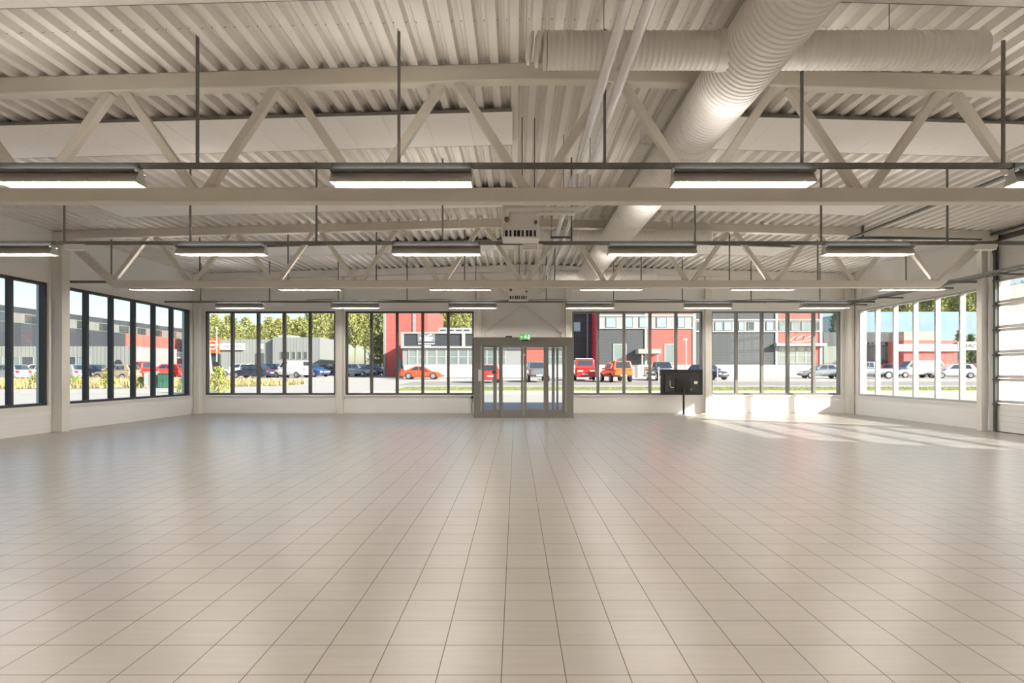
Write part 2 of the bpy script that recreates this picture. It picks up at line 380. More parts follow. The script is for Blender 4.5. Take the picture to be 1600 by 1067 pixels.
# ------------------------------------------------------------------ light rails and strip lights
ROWS = [(-1.6,'behind the viewer'),(2.2,'above the viewer'),(6.25,'in the nearest row'),(9.98,'in the second row'),(14.26,'in the third row behind the truss'),(18.3,'in the farthest row near the far wall')]
ORD = ['leftmost','second from left','third from left','third from right','second from right','rightmost']
def strip_proto():
    t = thing('strip_light', 'x', 'light', (0,0,0)); L2 = .75
    MB().box(-L2,L2,-.035,.035,-.055,0).build('housing', M['galv_l'], t, bevel=.004)
    for s in (-1,1):                # added trays with glowing strips brighten the roof, not part of the lamps
        ya,yb = (s*.037, s*.098); lo,hi = min(ya,yb),max(ya,yb); e = s*.098
        MB().box(-L2+.01,L2-.01,lo,hi,-.056,-.050).box(-L2+.01,L2-.01,min(e,e-s*.004),max(e,e-s*.004),-.050,-.030).build('added_fill_tray', M['galv'], t)
        MB().box(-L2+.01,L2-.01,min(s*.0362,s*.0395),max(s*.0362,s*.0395),-.0495,.052).build('added_fill_shield', M['black2'], t)  # added black plate keeping the strip glow off the rail
        MB().box(-L2+.03,L2-.03,lo+.010,hi-.006,-.0495,-.044).build('added_fill_strip', M['roof_fill'], t)
    # open trough reflector
    mb = MB(); pr = [(-.035,-.055),(-.055,-.095),(-.105,-.165),(-.102,-.17),(-.05,-.098),(-.03,-.06),(.03,-.06),(.05,-.098),(.102,-.17),(.105,-.165),(.055,-.095),(.035,-.055)]
    mb.prism(pr, lambda u,v,q:(q,u,v), -L2+.01, L2-.01).build('reflector', M['reflect'], t)
    for s in (-1,1):
        MB().cyl((-L2+.05,s*.032,-.128),(L2-.05,s*.032,-.128),.0135,10).build('lamp_tube', M['tube'], t)
        MB().prism([(-.037,-.05),(-.108,-.168),(.108,-.168),(.037,-.05)], lambda u,v,q:(q,u,v), s*L2, s*(L2-.012)).build('end_cap', M['galv_l'], t)
        MB().tube([(s*(L2-.1),0,-.01),(s*(L2-.09),0,.002)],.006,6).build('hook', M['galv'], t)
    return t
M['reflect'] = mat('cream_lamp_reflector', (.62,.59,.54), .35, .3, var=.05)
proto = strip_proto(); first = True
RODX = [.9+2.145*k for k in range(-5,5)]
LX = {6.25:[-8.35,-4.74,-1.21,2.41,6.02,9.63]}
for Y,where in ROWS:
    seen = Y > 3
    r = thing('light_rail', 'long perforated steel rail carrying strip lights '+where, 'rail', (RX,Y,3.6))
    MB().box(XL+.05,XR-.36,Y-.021,Y+.021,3.602,3.645).box(XL+.05,XR-.36,Y-.021,Y-.017,3.588,3.602).box(XL+.05,XR-.36,Y+.017,Y+.021,3.588,3.602).build('rail_channel', M['galv'], r)
    if seen and Y < 12:
        mb = MB(); x = XL+.3
        while x < XR-.3: mb.box(x,x+.05,Y-.008,Y+.008,3.5995,3.6025); x += .075
        ob = mb.build('rail_slot', M['black2'], r); ob['kind'] = 'stuff'
    for x in RODX:
        if abs(x-.9) < .01: x = .946
        MB().box(x-.014,x+.014,Y-.012,Y+.012,3.64,roof(x)+.03).build('hanger_rod', M['galv'], r)
    for i,x in enumerate(LX.get(Y, [-8.6,-5.0,-1.35,2.31,5.98,9.62])):
        o = proto if first else copy_tree(proto); first = False
        o.location = (x, Y, 3.585)
        o['label'] = 'lit fluorescent strip light, %s %s' % (ORD[i], where); o['group'] = 'strip lights on the rails'
def emerg(x, Y, label, w=.34):
    t = thing('emergency_light', label, 'emergency light', (x,Y,3.5))
    MB().box(x-w/2,x+w/2,Y-.06,Y+.06,3.535,3.588).build('housing', M['white'], t, bevel=.006)
    MB().box(x-w/2+.01,x+w/2-.01,Y-.055,Y+.055,3.495,3.534).build('diffuser', M['white'], t, bevel=.008)
emerg(-7.48,9.98,'small white emergency light box at left end of the second rail')
emerg(7.98,9.98,'small white emergency light box at right end of the second rail')
emerg(.28,9.98,'small white emergency light box in the middle of the second rail, below heater')
emerg(-7.47,18.3,'small white emergency light box left on the farthest rail')
emerg(7.95,18.3,'small white emergency light box right on the farthest rail')
def cable(pts, r, label, m, nm='cable'):
    o = MB().tube(pts, r, 6).build(nm, m, smooth=True); tag(o, label, 'cable'); return o
pts = []; rnd = random.Random(3)
for i in range(60):
    x = -6.5+i*.3; pts.append((x, 18.25, 3.662+.012*math.sin(i*1.1)+.02*max(0,math.sin(i*.55))**4))
cable(pts, .012, 'grey cable lying along the top of the farthest rail', M['trackm'])

# ------------------------------------------------------------------ ventilation
dt = thing('ventilation_duct', 'large white spiral ventilation duct with cross branches under roof', 'duct', (2.29,5,4.52))
def spiral(p, q, r, pitch, n=36, h=.006):
    p = Vector(p); q = Vector(q); L = (q-p).length; d = (q-p)/L; k = int(L/pitch); pts = []; rs = []
    for i in range(k):
        for f,dr in ((0,0),(.62,0),(.74,h),(.88,h)):
            pts.append(p+d*(i+f)*pitch); rs.append(r+dr)
    pts.append(q); rs.append(r)
    return MB().tube(pts, rs, n)
DX, DH, DR = 2.29, 4.52, .312
spiral((DX,1.2,DH),(DX,18.95,DH),DR,.072,40,.011).build('main_duct', M['duct'], dt, smooth=True)
for yy in (7.6,11.4,16.0): MB().cyl((DX,yy-.09,DH),(DX,yy+.09,DH),DR+.009,40).build('coupling', M['duct'], dt, smooth=True)
MB().cyl((DX,18.95,DH),(DX,19.0,DH),DR+.01,40).build('end_cap', M['duct'], dt, smooth=True)
for yb in (5.66,13.52,18.8):
    b1 = spiral((DX-.28,yb,DH),(.30,yb,DH),.17,.055,28,.005).build('branch_duct', M['duct'], dt, smooth=True)
    b2 = spiral((DX+.28,yb,DH),(4.42,yb,DH),.17,.055,28,.005).build('branch_duct', M['duct'], dt, smooth=True)
    MB().cyl((DX-.36,yb,DH),(DX-.2,yb,DH),.186,28).build('collar', M['duct'], dt, smooth=True)
    # air outlet discs at the left end, domed cap at the right
    for j,xx in enumerate((.27,.20,.13)):
        MB().tube([(xx+.025,yb,DH+.01*j),(xx,yb,DH+.012*j),(xx-.02,yb,DH+.014*j)],[.17-.012*j,.178-.014*j,.10],24).build('outlet_disc', M['duct'], dt, smooth=True)
    MB().tube([(4.40,yb,DH),(4.46,yb,DH),(4.50,yb,DH)],[.176,.176,.12],28).build('outlet_cap', M['duct'], dt, smooth=True)
    for xx in (.85,3.6): MB().cyl((xx,yb,DH+.16),(xx,yb,roof(xx)+.03),.004,6).build('hanger_wire', M['galv'], dt)
for yy in (3.2,8.8,12.9,17.0):
    MB().bar((DX-.42,yy,DH+DR+.01),(DX+.42,yy,DH+DR+.01),.04,.012).box(DX-.42,DX-.41,yy-.005,yy+.005,DH+DR,roof(DX)+.03).box(DX+.41,DX+.42,yy-.005,yy+.005,DH+DR,roof(DX)+.03).build('hanger_bracket', M['galv_l'], dt)

def foil_pipe(x, label):
    t = thing('insulated_pipe', label, 'pipe', (x,5,4.29))
    rr = random.Random(int(x*100)); pts = []; rs = []; y = 1.0
    while y < 7.6: pts.append((x,y,4.29)); rs.append(.050+rr.uniform(-.0025,.0025)); y += .045
    MB().tube(pts, rs, 20).build('insulation', M['foil'], t, smooth=True)
    MB().cyl((x,7.6,4.29),(x,19.95,4.29),.041,20).build('pipe_run', M['foil'], t, smooth=True)
foil_pipe(.858,'foil wrapped heating pipe, left one of the pair beside the duct')
foil_pipe(1.035,'foil wrapped heating pipe, right one of the pair beside the duct')
for yy,lab in ((3.6,'above the viewer'),(9.05,'just beyond the nearest truss'),(12.2,'before the farther truss'),(18.0,'close to the far wall')):
    t = thing('pipe_bracket', 'grey channel bracket under the two foil pipes '+lab, 'bracket', (.95,yy,4.2))
    MB().box(.72,1.16,yy-.02,yy+.02,4.203,4.238).build('channel', M['trackm'], t)
    for xx in (.735,1.145): MB().cyl((xx,yy,4.22),(xx,yy,roof(xx)+.03),.006,6).build('threaded_rod', M['galv'], t)

def heater(Y, label):
    X = .07
    t = thing('unit_heater', label, 'heater', (X,Y,3.35))
    MB().box(X-.265,X+.265,Y-.2,Y+.22,3.330,3.88).build('cabinet', M['white'], t, bevel=.012)
    MB().box(X-.275,X-.245,Y-.235,Y-.2,3.315,3.440).box(X+.245,X+.275,Y-.235,Y-.2,3.315,3.440).box(X-.245,X+.245,Y-.235,Y-.2,3.315,3.333).box(X-.245,X+.245,Y-.235,Y-.2,3.426,3.440).build('louvre_frame', M['white'], t)
    MB().box(X-.244,X+.244,Y-.208,Y-.199,3.334,3.425).build('grille', M['black2'], t)
    for i in range(9):
        x = X-.23+i*.0575; w = .006+.005*((i*7)%3)
        MB().box(x-w,x+w,Y-.228,Y-.2085,3.334,3.425).build('louvre', M['white'], t)
    for s in (.02,.2):
        MB().tube([(X+s,Y,3.88),(X+s,Y,roof(X)+.03)],.008,6).build('hanger_rod', M['trackm'], t)
    MB().tube([(X-.1,Y-.05,3.885),(X,Y-.05,3.90),(X+.1,Y-.05,3.885)],.012,8).build('fan_guard', M['trackm'], t)
    # insulated supply pipes running to the right
    MB().tube([(X-.2,Y-.26,3.60),(X-.2,Y-.26,3.68),(X-.16,Y-.26,3.71),(X+.88,Y-.26,3.71),(X+.93,Y-.26,3.75),(X+.93,Y-.2,4.22)],.034,12).build('supply_pipe', M['white'], t, smooth=True)
    MB().tube([(X+.21,Y-.26,3.55),(X+.21,Y-.26,3.62),(X+.25,Y-.26,3.645),(X+.74,Y-.26,3.645),(X+.79,Y-.26,3.7),(X+.79,Y-.2,4.22)],.024,12).build('return_pipe', M['white'], t, smooth=True)
    MB().tube([(X-.2,Y-.205,3.57),(X-.2,Y-.27,3.57)],.034,12).build('valve', M['copper'], t, smooth=True)
    MB().tube([(X+.21,Y-.205,3.53),(X+.21,Y-.27,3.53)],.022,12).build('valve', M['trackm'], t, smooth=True)
heater(8.5,'white fan heater hanging just behind the nearest truss')
heater(15.6,'white fan heater hanging behind the farther truss, above entrance')
cable([(.32,8.5,3.36),(.34,8.9,3.26),(.40,9.4,3.22),(.46,9.9,3.50),(.47,9.98,3.585)],.006,'thin white cable sagging from the near heater to the second rail',M['white'])
for x,y,z,lab in ((1.06,5.3,roof(1.06)-.02,'beside the foil pipes near the viewer'),):
    t = thing('smoke_detector','small white round smoke detector on the roof deck '+lab,'smoke detector',(x,y,z))
    MB().tube([(x,y,z+.03),(x,y,z),(x,y,z-.02),(x,y,z-.035)],[.05,.05,.045,.02],20).build('base', M['white'], t, smooth=True)
    MB().cyl((x,y,z-.05),(x,y,z-.034),.018,12).build('sensor', M['white'], t, smooth=True)
# cable ladder along the right wall
lt = thing('cable_ladder','galvanised cable ladder along the top of the right wall','cable ladder',(11.0,15,3.7))
for xx in (10.82,11.12): MB().box(xx-.008,xx+.008,9.5,YB-.02,3.66,3.72).build('side_rail', M['galv_m'], lt)
for i in range(43):
    y = 9.6+i*.25; MB().box(10.82,11.12,y-.012,y+.012,3.665,3.685).build('rung', M['galv_m'], lt)
for yy in (10.6,13.3,15.5,17.5,19.3): MB().box(10.8,XR-.003,yy-.02,yy+.02,3.62,3.66).build('wall_bracket', M['galv'], lt)
for i in range(4):
    rr = random.Random(i); cable([(10.87+.055*i+.012*rr.uniform(-1,1), 9.7+j*.5, 3.70+.01*rr.uniform(0,1)) for j in range(21)], .011, ['black cable at the inner edge of ladder','second black cable from inner edge of ladder','second black cable from wall on the ladder','black cable nearest the wall on the ladder'][i]+' by right wall', M['black2'])

# ------------------------------------------------------------------ garage door on the right wall
gd = thing('door_2','sectional garage door with milky panes and open tracks on right wall','garage door',(XR,11.5,0),kind='structure')
PX = XR-.05
secs = [0,.69,1.28,1.87,2.46,3.05,3.64]
for i,(z0,z1) in enumerate(zip(secs,secs[1:])):
    s = MB(); y0,y1 = GD[0]+.02, GD[1]-.03; f = .07
    if i == 0:
        s.box(PX-.025,PX+.025,y0,y1,z0+.02,z1-.01).build('bottom_panel', M['gpan'] if 'gpan' in M else M['white'], gd)
        for k in range(1,5): B(PX-.029,PX-.024,y0+.1,y1-.1,z0+.13*k,z0+.13*k+.008).build('panel_rib', M['alu_l'], gd)
    else:
        n = 5; w = (y1-y0)/n
        s.box(PX-.025,PX+.025,y0,y1,z0+.005,z0+f).box(PX-.025,PX+.025,y0,y1,z1-f,z1-.005)
        for k in range(n+1):
            yc = min(max(y0+k*w, y0+.04), y1-.04); s.box(PX-.0245,PX+.0245,yc-.04,yc+.04,z0+f,z1-f)
        s.build('door_section', M['alu_l'], gd)
        for k in range(n): B(PX-.006,PX+.006,y0+k*w+.05,y0+(k+1)*w-.05,z0+f,z1-f).build('milky_pane', M['acryl'], gd)
    B(PX-.075,PX-.03,y1-.12,y1-.02,z1-.05,z1-.02).build('hinge', M['galv'], gd)
    MB().cyl((PX-.06,y1-.02,z1-.035),(PX-.06,y1+.06,z1-.035),.02,10).build('roller', M['galv'], gd)
B(PX-.03,PX+.03,GD[0]+.02,GD[1]-.03,-.001,.02).build('rubber_seal', M['black2'], gd)
# tracks: vertical, bend, then horizontal into the hall
def trk(y):
    pts = [(XR-.13,y,0.02),(XR-.13,y,4.15)]
    for k in range(1,7):
        a = k*math.pi/12; pts.append((XR-.13-.45*(1-math.cos(a)), y, 4.15+.45*math.sin(a)))
    pts.append((8.0,y,4.62)); mb = MB()
    for p,q in zip(pts,pts[1:]): mb.bar(p,q,.055,.06,(0,1,0))
    mb.build('door_track', M['trackm'], gd)
trk(13.98); trk(8.95)
MB().box(XR-.07,XR-.02,14.02,14.10,0,4.75).build('track_angle', M['trackm'], gd)
MB().box(7.96,8.04,8.7,14.1,4.60,4.64).build('track_crossbar', M['galv'], gd)
for y in (9.2,13.9): MB().box(8.2,8.24,y-.02,y+.02,4.62,roof(8.2)+.02).build('track_hanger', M['trackm'], gd)
MB().cyl((11.3,8.8,4.69),(11.3,14.2,4.69),.035,14).build('torsion_shaft', M['trackm'], gd, smooth=True)
MB().cyl((11.3,13.95,4.69),(11.3,14.08,4.69),.09,20).build('cable_drum', M['trackm'], gd, smooth=True)
MB().box(XR-.012,XR-.002,13.2,14.5,4.55,4.68).build('bearing_plate', M['galv'], gd)

# ------------------------------------------------------------------ entrance vestibule
YD = 18.3
dr = thing('door_1','grey aluminium automatic sliding entrance doors of glazed vestibule','door',(.24,YD,0),kind='structure')
x0,x1 = -1.317,1.796
B(x0,x1,YD,YD+.16,2.25,2.51).build('header', M['alu'], dr, bevel=.006)
B(x0,-1.06,YD,YD+.14,0,2.25).build('frame_post', M['alu'], dr); B(1.52,x1,YD,YD+.14,0,2.25).build('frame_post', M['alu'], dr)
def leaf(nm,a,b,yo,fw,bot,top=2.25):
    l = MB().box(a,a+fw,YD+yo,YD+yo+.05,.01,top).box(b-fw,b,YD+yo,YD+yo+.05,.01,top).box(a+fw,b-fw,YD+yo,YD+yo+.05,top-.06,top).box(a+fw,b-fw,YD+yo,YD+yo+.05,.01,bot).build(nm, M['alu'], dr, bevel=.004)
    B(a+fw,b-fw,YD+yo+.02,YD+yo+.03,bot,top-.06).build('glass_pane', M['glass'], l)
    return l
leaf('fixed_panel',-1.06,-.46,.03,.07,.25); leaf('fixed_panel',.95,1.52,.03,.07,.25)
leaf('sliding_leaf',-.48,.235,-.04,.075,.25,2.24); leaf('sliding_leaf',.245,.955,-.04,.09,.25,2.24)
for a in (-1.095,1.55): B(a,a+.025,YD-.012,YD+.03,.2,2.25).build('edge_strip', M['alu_l'], dr)
B(x0,x1,YD-.04,YD+.17,0,.015).build('threshold', M['alu'], dr)
B(x0,x1,YD+.16,YB-.01,2.40,2.51).build('vestibule_roof', M['alu'], dr)
for a in (x0,x1-.05): 
    MB().box(a,a+.05,YD+.14,YB-.005,0,.25).box(a,a+.05,YD+.14,YB-.005,2.3,2.4).build('side_frame', M['alu'], dr)
    B(a+.02,a+.03,YD+.14,YB-.01,.25,2.3).build('glass_pane', M['glass'], dr)
# outer doors in the far wall
for a,b in ((-1.25,-1.12),(-.78,-.66),(1.24,1.34),(1.40,1.47),(1.62,1.74)): B(a,b,YB+.05,YB+.15,0,2.45).build('outer_post', M['lgrey'], dr)
B(-1.12,1.62,YB+.05,YB+.15,2.3,2.45).build('outer_header', M['lgrey'], dr)
B(-1.12,-.78,YB+.09,YB+.10,.0,2.3).build('glass_pane', M['glass'], dr)
B(-1.25,1.74,YB+.02,YB+WT,-.02,.012).build('outer_threshold', M['lgrey'], dr)
B(-1.17,-1.06,YD-.03,YD,1.14,1.50).build('handle_plate', M['white'], dr, bevel=.01)
B(-.74,-.64,YD+.01,YD+.03,1.38,1.46).build('lock_case', M['trackm'], dr, bevel=.008)
MB().cyl((.262,YD-.07,1.96),(.262,YD-.035,1.96),.035,16).build('sensor_eye', M['white'], dr, smooth=True)
es = thing('exit_sign','small green lit exit sign on top of entrance header','exit sign',(.28,YD-.06,2.48))
B(.12,.45,YD-.09,YD-.005,2.43,2.60).build('sign_box', M['green'], es, bevel=.008)
pm = MB(); yy = YD-.094
pm.prism([(.27,2.47),(.30,2.47),(.31,2.52),(.34,2.475),(.36,2.48),(.32,2.545),(.30,2.565),(.27,2.55),(.255,2.515),(.27,2.51),(.285,2.535)], lambda u,v,t:(u,t,v), yy, YD-.0885)
pm.cyl((.315,yy,2.58),(.315,YD-.0885,2.58),.013,10)
pm.box(.375,.425,yy,YD-.0885,2.45,2.58)
pm.prism([(.14,2.515),(.175,2.55),(.175,2.525),(.225,2.525),(.225,2.505),(.175,2.505),(.175,2.48)], lambda u,v,t:(u,t,v), yy, YD-.0885)
pm.build('pictogram', M['signw'], es)
B(.19,.38,YD-.085,YD-.01,2.40,2.43).build('base', M['black'], es)
t = thing('motion_sensor','small dark motion sensor on the entrance header beside exit sign','sensor',(-.2,YD+.06,2.51))
B(-.32,-.12,YD+.02,YD+.08,2.512,2.55).build('body', M['black'], t); B(-.10,.02,YD+.02,YD+.08,2.512,2.56).build('lens', M['white'], t)
cable([(-1.50,YB-.02,.62),(-1.49,YB-.04,.45),(-1.51,YB-.05,.3),(-1.50,YB-.06,.03)],.012,'thick black cable hanging by wall left of entrance',M['black'])
o = MB().tube([(-1.5,YB-.05,.52),(-1.5,YB-.05,.56),(-1.5,YB-.05,.62)],[.025,.06,.02],12).build('cable_plug', M['black'], smooth=True); tag(o,'black plug on the cable by the entrance','plug')
# wall sockets and small fittings
for x,z,lab in ((-6.0,.55,'white cable box low on far wall left of the second window'),(6.62,.60,'white socket on far wall post beside television'),):
    t = thing('wall_socket',lab,'socket',(x,YB-.2,z)); B(x+.09,x+.15,YB-.035,YB-.001,z-.06,z+.06).build('box', M['white'], t, bevel=.004); MB().cyl((x+.12,YB-.042,z),(x+.12,YB-.034,z),.018,10).build('outlet', M['black2'], t)
cable([(6.64,YB-.22,.35),(6.62,YB-.25,.2),(6.66,YB-.26,.1),(6.55,YB-.26,.02),(6.3,YB-.27,.012)],.012,'white cable hanging to the floor beside television',M['white'])

# ------------------------------------------------------------------ television on its stand
TY = 19.62; tx0,tx1 = at(1032,0,TY).x, at(1098,0,TY).x; tz0,tz1 = .66,1.51
tv = thing('television','black flat television seen from behind before the far window','television',((tx0+tx1)/2,TY,1.1))
B(tx0,tx1,TY-.005,TY+.03,tz0,tz1).build('screen_panel', M['black'], tv, bevel=.006)
B(tx0+.14,tx1-.14,TY-.05,TY-.005,tz0+.10,tz1-.12).build('back_cover', M['black2'], tv, bevel=.02)
for i in range(5): B(tx0+.5,tx1-.5,TY-.053,TY-.049,1.14+i*.045,1.155+i*.045).build('vent_slot', M['black'], tv)
B(tx1-.30,tx1-.19,TY-.053,TY-.049,tz0+.37,tz0+.46).build('rating_label', M['white'], tv)
MB().tube([(tx0+.30,TY-.055,tz0+.48),(tx0+.30,TY-.06,tz0+.30),(tx0+.34,TY-.06,tz0+.25),(tx0+.44,TY-.055,tz0+.25)],.012,8).build('plug_cable', M['galv_l'], tv, smooth=True)
MB().cyl((tx1-.40,TY-.06,tz0+.19),(tx1-.40,TY-.045,tz0+.19),.02,10).build('connector', M['galv_l'], tv)
tcx = tx0+.74
st = thing('television_stand','black pole stand with white base plate holding the television','stand',(tcx,TY-.09,0))
MB().cyl((tcx,TY-.122,.01),(tcx,TY-.122,.95),.034,16).build('pole', M['black'], st, smooth=True)
B(tcx-.24,tcx+.24,TY-.088,TY-.072,.80,1.15).build('mount_plate', M['black'], st)
for s in (-.22,.22): B(tcx+s-.025,tcx+s+.025,TY-.072,TY-.054,.74,1.22).build('mount_arm', M['black'], st)
B(tcx-.32,tcx+.36,TY-.36,TY+.14,0.0,.012).build('base_plate', M['white'], st, bevel=.004)
#EXTERIOR
# ------------------------------------------------------------------ outside: ground
def gz(y):
    if y < 20: return -.03
    if y < 72: return -.03+.0192*(y-20)
    return -.03+.0192*52+.003*(y-72)
def pave(name, noise=.08):
    return mat('asphalt_'+name, {'lot':(.44,.415,.385),'road':(.30,.285,.27),'path':(.52,.49,.455)}[name], .9, var=noise, scale=1.2)
def sheet(name, m, x0, x1, ys, lift, th=.05):
    mb = MB(); k = len(ys)
    for y in ys: mb.v += [(x0,y,gz(y)+lift),(x1,y,gz(y)+lift),(x0,y,gz(y)+lift-th),(x1,y,gz(y)+lift-th)]
    for i in range(k-1):
        a = 4*i; b = a+4
        mb.f += [(a,a+1,b+1,b),(a+2,b+2,b+3,a+3),(a,b,b+2,a+2),(a+1,a+3,b+3,b+1)]
    mb.f += [(0,2,3,1),(4*k-4,4*k-3,4*k-1,4*k-2)]
    return mb.build(name, m)
o = sheet('ground', pave('lot'), -220, 220, [-60,20,34,46,58,72,110,260], 0, .3); tag(o,'pale sunlit asphalt yard around the building','ground',kind='structure')
o = sheet('road', pave('road'), -9, 120, [44,48,52], .012, .01); tag(o,'darker asphalt driveway strip beyond the grass verge','road',kind='structure')
o = sheet('kerb_path', pave('path'), -9, 120, [32.5,35.8], .02, .02); tag(o,'pale footpath in front of the grass verge','path',kind='structure')
M['grass'] = mat('verge_grass', (.24,.27,.075), .9, var=.35, scale=1.5)
M['weeds'] = mat('dry_weeds', (.40,.30,.16), .9, var=.3, scale=.8)
M['weeds2'] = mat('green_weeds', (.25,.28,.08), .9, var=.35, scale=2)
M['soil'] = mat('dry_soil', (.33,.27,.19), .95, var=.2, scale=1)
def blades(x0,x1,y0,y1,n,h,seed,edge=None):
    rd = random.Random(seed); mb = MB()
    for i in range(n):
        x = rd.uniform(x0,x1); y = rd.uniform(y0,y1)
        if edge and not edge(x,y): continue
        a = rd.uniform(0,math.pi); w = rd.uniform(.02,.05)*(1+h); hh = h*rd.uniform(.4,1.2); dx,dy = math.cos(a)*w,math.sin(a)*w
        lx,ly = rd.uniform(-.3,.3)*hh, rd.uniform(-.3,.3)*hh; z = gz(y)
        mb.add([(x-dx,y-dy,z),(x+dx,y+dy,z),(x+lx,y+ly,z+hh)],[(0,1,2)])
    return mb
ob = sheet('grass_verge', M['grass'], -7.5, 110, [36.2,38,40.5], .05, .05); tag(ob,'strip of green lawn between footpath and driveway','grass',kind='stuff')
g2 = blades(-7.5,90,36.2,40.5,14000,.10,1).build('grass_blades', M['grass'], ob); g2['kind'] = 'stuff'
ov = lambda x,y: ((x+38)/21.3)**2+((y-46)/8)**2 < 1
mb = MB(); ring = []
for i in range(40):
    a = 2*math.pi*i/40; x,y = -38+21.3*math.cos(a), 46+8*math.sin(a); ring.append((x,y))
mb.add([(-38,46,gz(46)+.12)]+[(x,y,gz(y)+.02) for x,y in ring],[(0,i+1,(i+1)%40+1) for i in range(40)]+[tuple(range(1,41))[::-1]])
ob = mb.build('weed_patch', M['soil']); tag(ob,'dry overgrown weed bed by the left yard','weeds',kind='stuff')
w1 = blades(-60,-16,38,56,16000,.45,2,ov).build('dry_grass', M['weeds'], ob); w1['kind']='stuff'
w2 = blades(-60,-16,38,48,5000,.38,3,ov).build('green_grass', M['weeds2'], ob); w2['kind']='stuff'

# ------------------------------------------------------------------ outside: buildings
M['clad'] = ribbed('grey_cladding', (.075,.082,.088), 2, .30, .6, .4, .8)
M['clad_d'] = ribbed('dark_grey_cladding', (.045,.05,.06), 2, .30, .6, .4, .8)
M['red'] = ribbed('red_cladding', (.66,.115,.095), 2, .60, .55, .2, .93)
M['red_shade'] = mat('shaded_red_cladding', (.55,.03,.08), .6)
M['vert'] = ribbed('grey_vertical_boards', (.25,.262,.255), 0, .42, .7, .6, .62)
M['stripw'] = ribbed('pale_corrugated_strip', (.36,.36,.35), 0, .22, .6, .5, .72)
M['base'] = mat('white_plinth', (.70,.69,.675), .8, var=.03)
M['trimw'] = mat('pale_trim', (.36,.365,.365), .6, var=.03)
M['trimg'] = mat('grey_trim', (.27,.285,.29), .6, var=.03)
M['paneb'] = mat('sky_reflection_glazing', (.30,.40,.54), .05, .0, var=.3, scale=.3, spec=1.0, coat=1)  # blue base colour carries the reflected sky
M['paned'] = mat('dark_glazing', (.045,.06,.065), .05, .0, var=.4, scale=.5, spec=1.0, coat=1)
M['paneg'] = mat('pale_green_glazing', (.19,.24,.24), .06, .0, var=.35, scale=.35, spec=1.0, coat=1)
M['orange'] = mat('orange_sign', (.70,.10,.025), .5, var=.02)
M['signwhite'] = mat('sign_white', (.75,.75,.74), .5, var=.01)
M['ink'] = mat('sign_black', (.03,.03,.03), .5)
M['skyrefl'] = mat('pane_sky_reflection', (.22,.34,.42), .15, .0, var=.2, scale=.2, spec=.8)
def text(s, size, m, parent, loc, rot=(math.pi/2,0,0), sx=1, nm='lettering', ext=.01):
    cu = bpy.data.curves.new(nm,'FONT'); cu.body = s; cu.size = size; cu.extrude = ext; cu.align_x = 'CENTER'; cu.align_y = 'CENTER'
    cu.materials.append(m); tmp = bpy.data.objects.new(nm+'_curve', cu); me = bpy.data.meshes.new_from_object(tmp); bpy.data.objects.remove(tmp); me.name = nm; o = link(bpy.data.objects.new(nm, me)); o.parent = parent
    off = ORG.get(parent.name, Vector((0,0,0))); o.location = Vector(loc)-off; o.rotation_euler = rot; o.scale = (sx,1,1); return o
class Facade:                       # a wall facing the hall at depth Y, laid out with photo coordinates of its own plane
    def __init__(s, Y, th=.3): s.Y = Y; s.th = th
    def X(s,x): return (x-806)*s.Y/FPX
    def Z(s,y): return CH-(y-581.5)*s.Y/FPX
    def box(s, x0,x1,y0,y1,d=0,th=None,mb=None):    # d: how far it stands proud of the wall
        th = s.th if th is None else th
        return (mb or MB()).box(s.X(x0),s.X(x1),s.Y-d,s.Y-d+th,s.Z(y1),s.Z(y0))
def win(f, par, x0,x1,y0,y1, pane, fr_m=None, nm='window', t=.06, cols=1, rows=1, d=.0):
    mb = MB(); X0,X1,Z0,Z1 = f.X(x0),f.X(x1),f.Z(y1),f.Z(y0); Y = f.Y-d
    for a,b,c,d in ((X0,X1,Z0,Z0+t),(X0,X1,Z1-t,Z1),(X0,X0+t,Z0+t,Z1-t),(X1-t,X1,Z0+t,Z1-t)): mb.box(a,b,Y-.06,Y+.02,c,d)
    for k in range(1,cols): xx = X0+(X1-X0)*k/cols; mb.box(xx-t/2,xx+t/2,Y-.055,Y+.02,Z0+t,Z1-t)
    for k in range(1,rows): zz = Z0+(Z1-Z0)*k/rows; mb.box(X0+t,X1-t,Y-.052,Y+.02,zz-t/2,zz+t/2)
    w = mb.build(nm, fr_m or M['trimw'], par)
    B(X0+t*.5,X1-t*.5,Y-.03,Y+.01,Z0+t*.5,Z1-t*.5).build('pane', pane, w)
    return w

# red tower with the low dealer showroom in front
f = Facade(69); tw = thing('red_tower','tall red clad hall rising behind the low grey showroom','building',(f.X(634),69,gz(69)))
g0 = gz(69)-.05
MB().box(f.X(602),f.X(668),69,84,g0,9.4).build('wall', M['red'], tw)
MB().box(f.X(599.5),f.X(603),68.8,69.1,g0,9.45).build('corner_trim', M['trimg'], tw)
MB().box(f.X(645),f.X(649.5),68.9,69.1,4,9.45).build('corner_trim', M['trimg'], tw)
f = Facade(62,.4); sh = thing('grey_showroom','low showroom with dark fascia, strip windows and white base wall','building',(f.X(760),62,gz(62)))
g0 = gz(62)-.05
MB().box(f.X(629),f.X(892),62,68.6,g0,5.5).build('wall', M['trimg'], sh)
f.box(631,892,570.5,590,.08,.1).build('base_wall', M['base'], sh)
for a,b in ((631.5,722),(727,800),(805,892)): f.box(a,b,521.5,541,.16,.2).build('fascia_panel', M['clad_d'], sh)
mb = MB(); f.box(627,892,519,521.5,.3,.4,mb); f.box(627,892,541,544,.3,.4,mb); f.box(627,631.5,521.5,541,.3,.4,mb); f.box(722,727,521.5,541,.3,.4,mb); f.box(800,805,521.5,541,.3,.4,mb); mb.build('fascia_frame', M['trimw'], sh)
xs = [638,652,667,682,697,716,731,746,761,776,790]
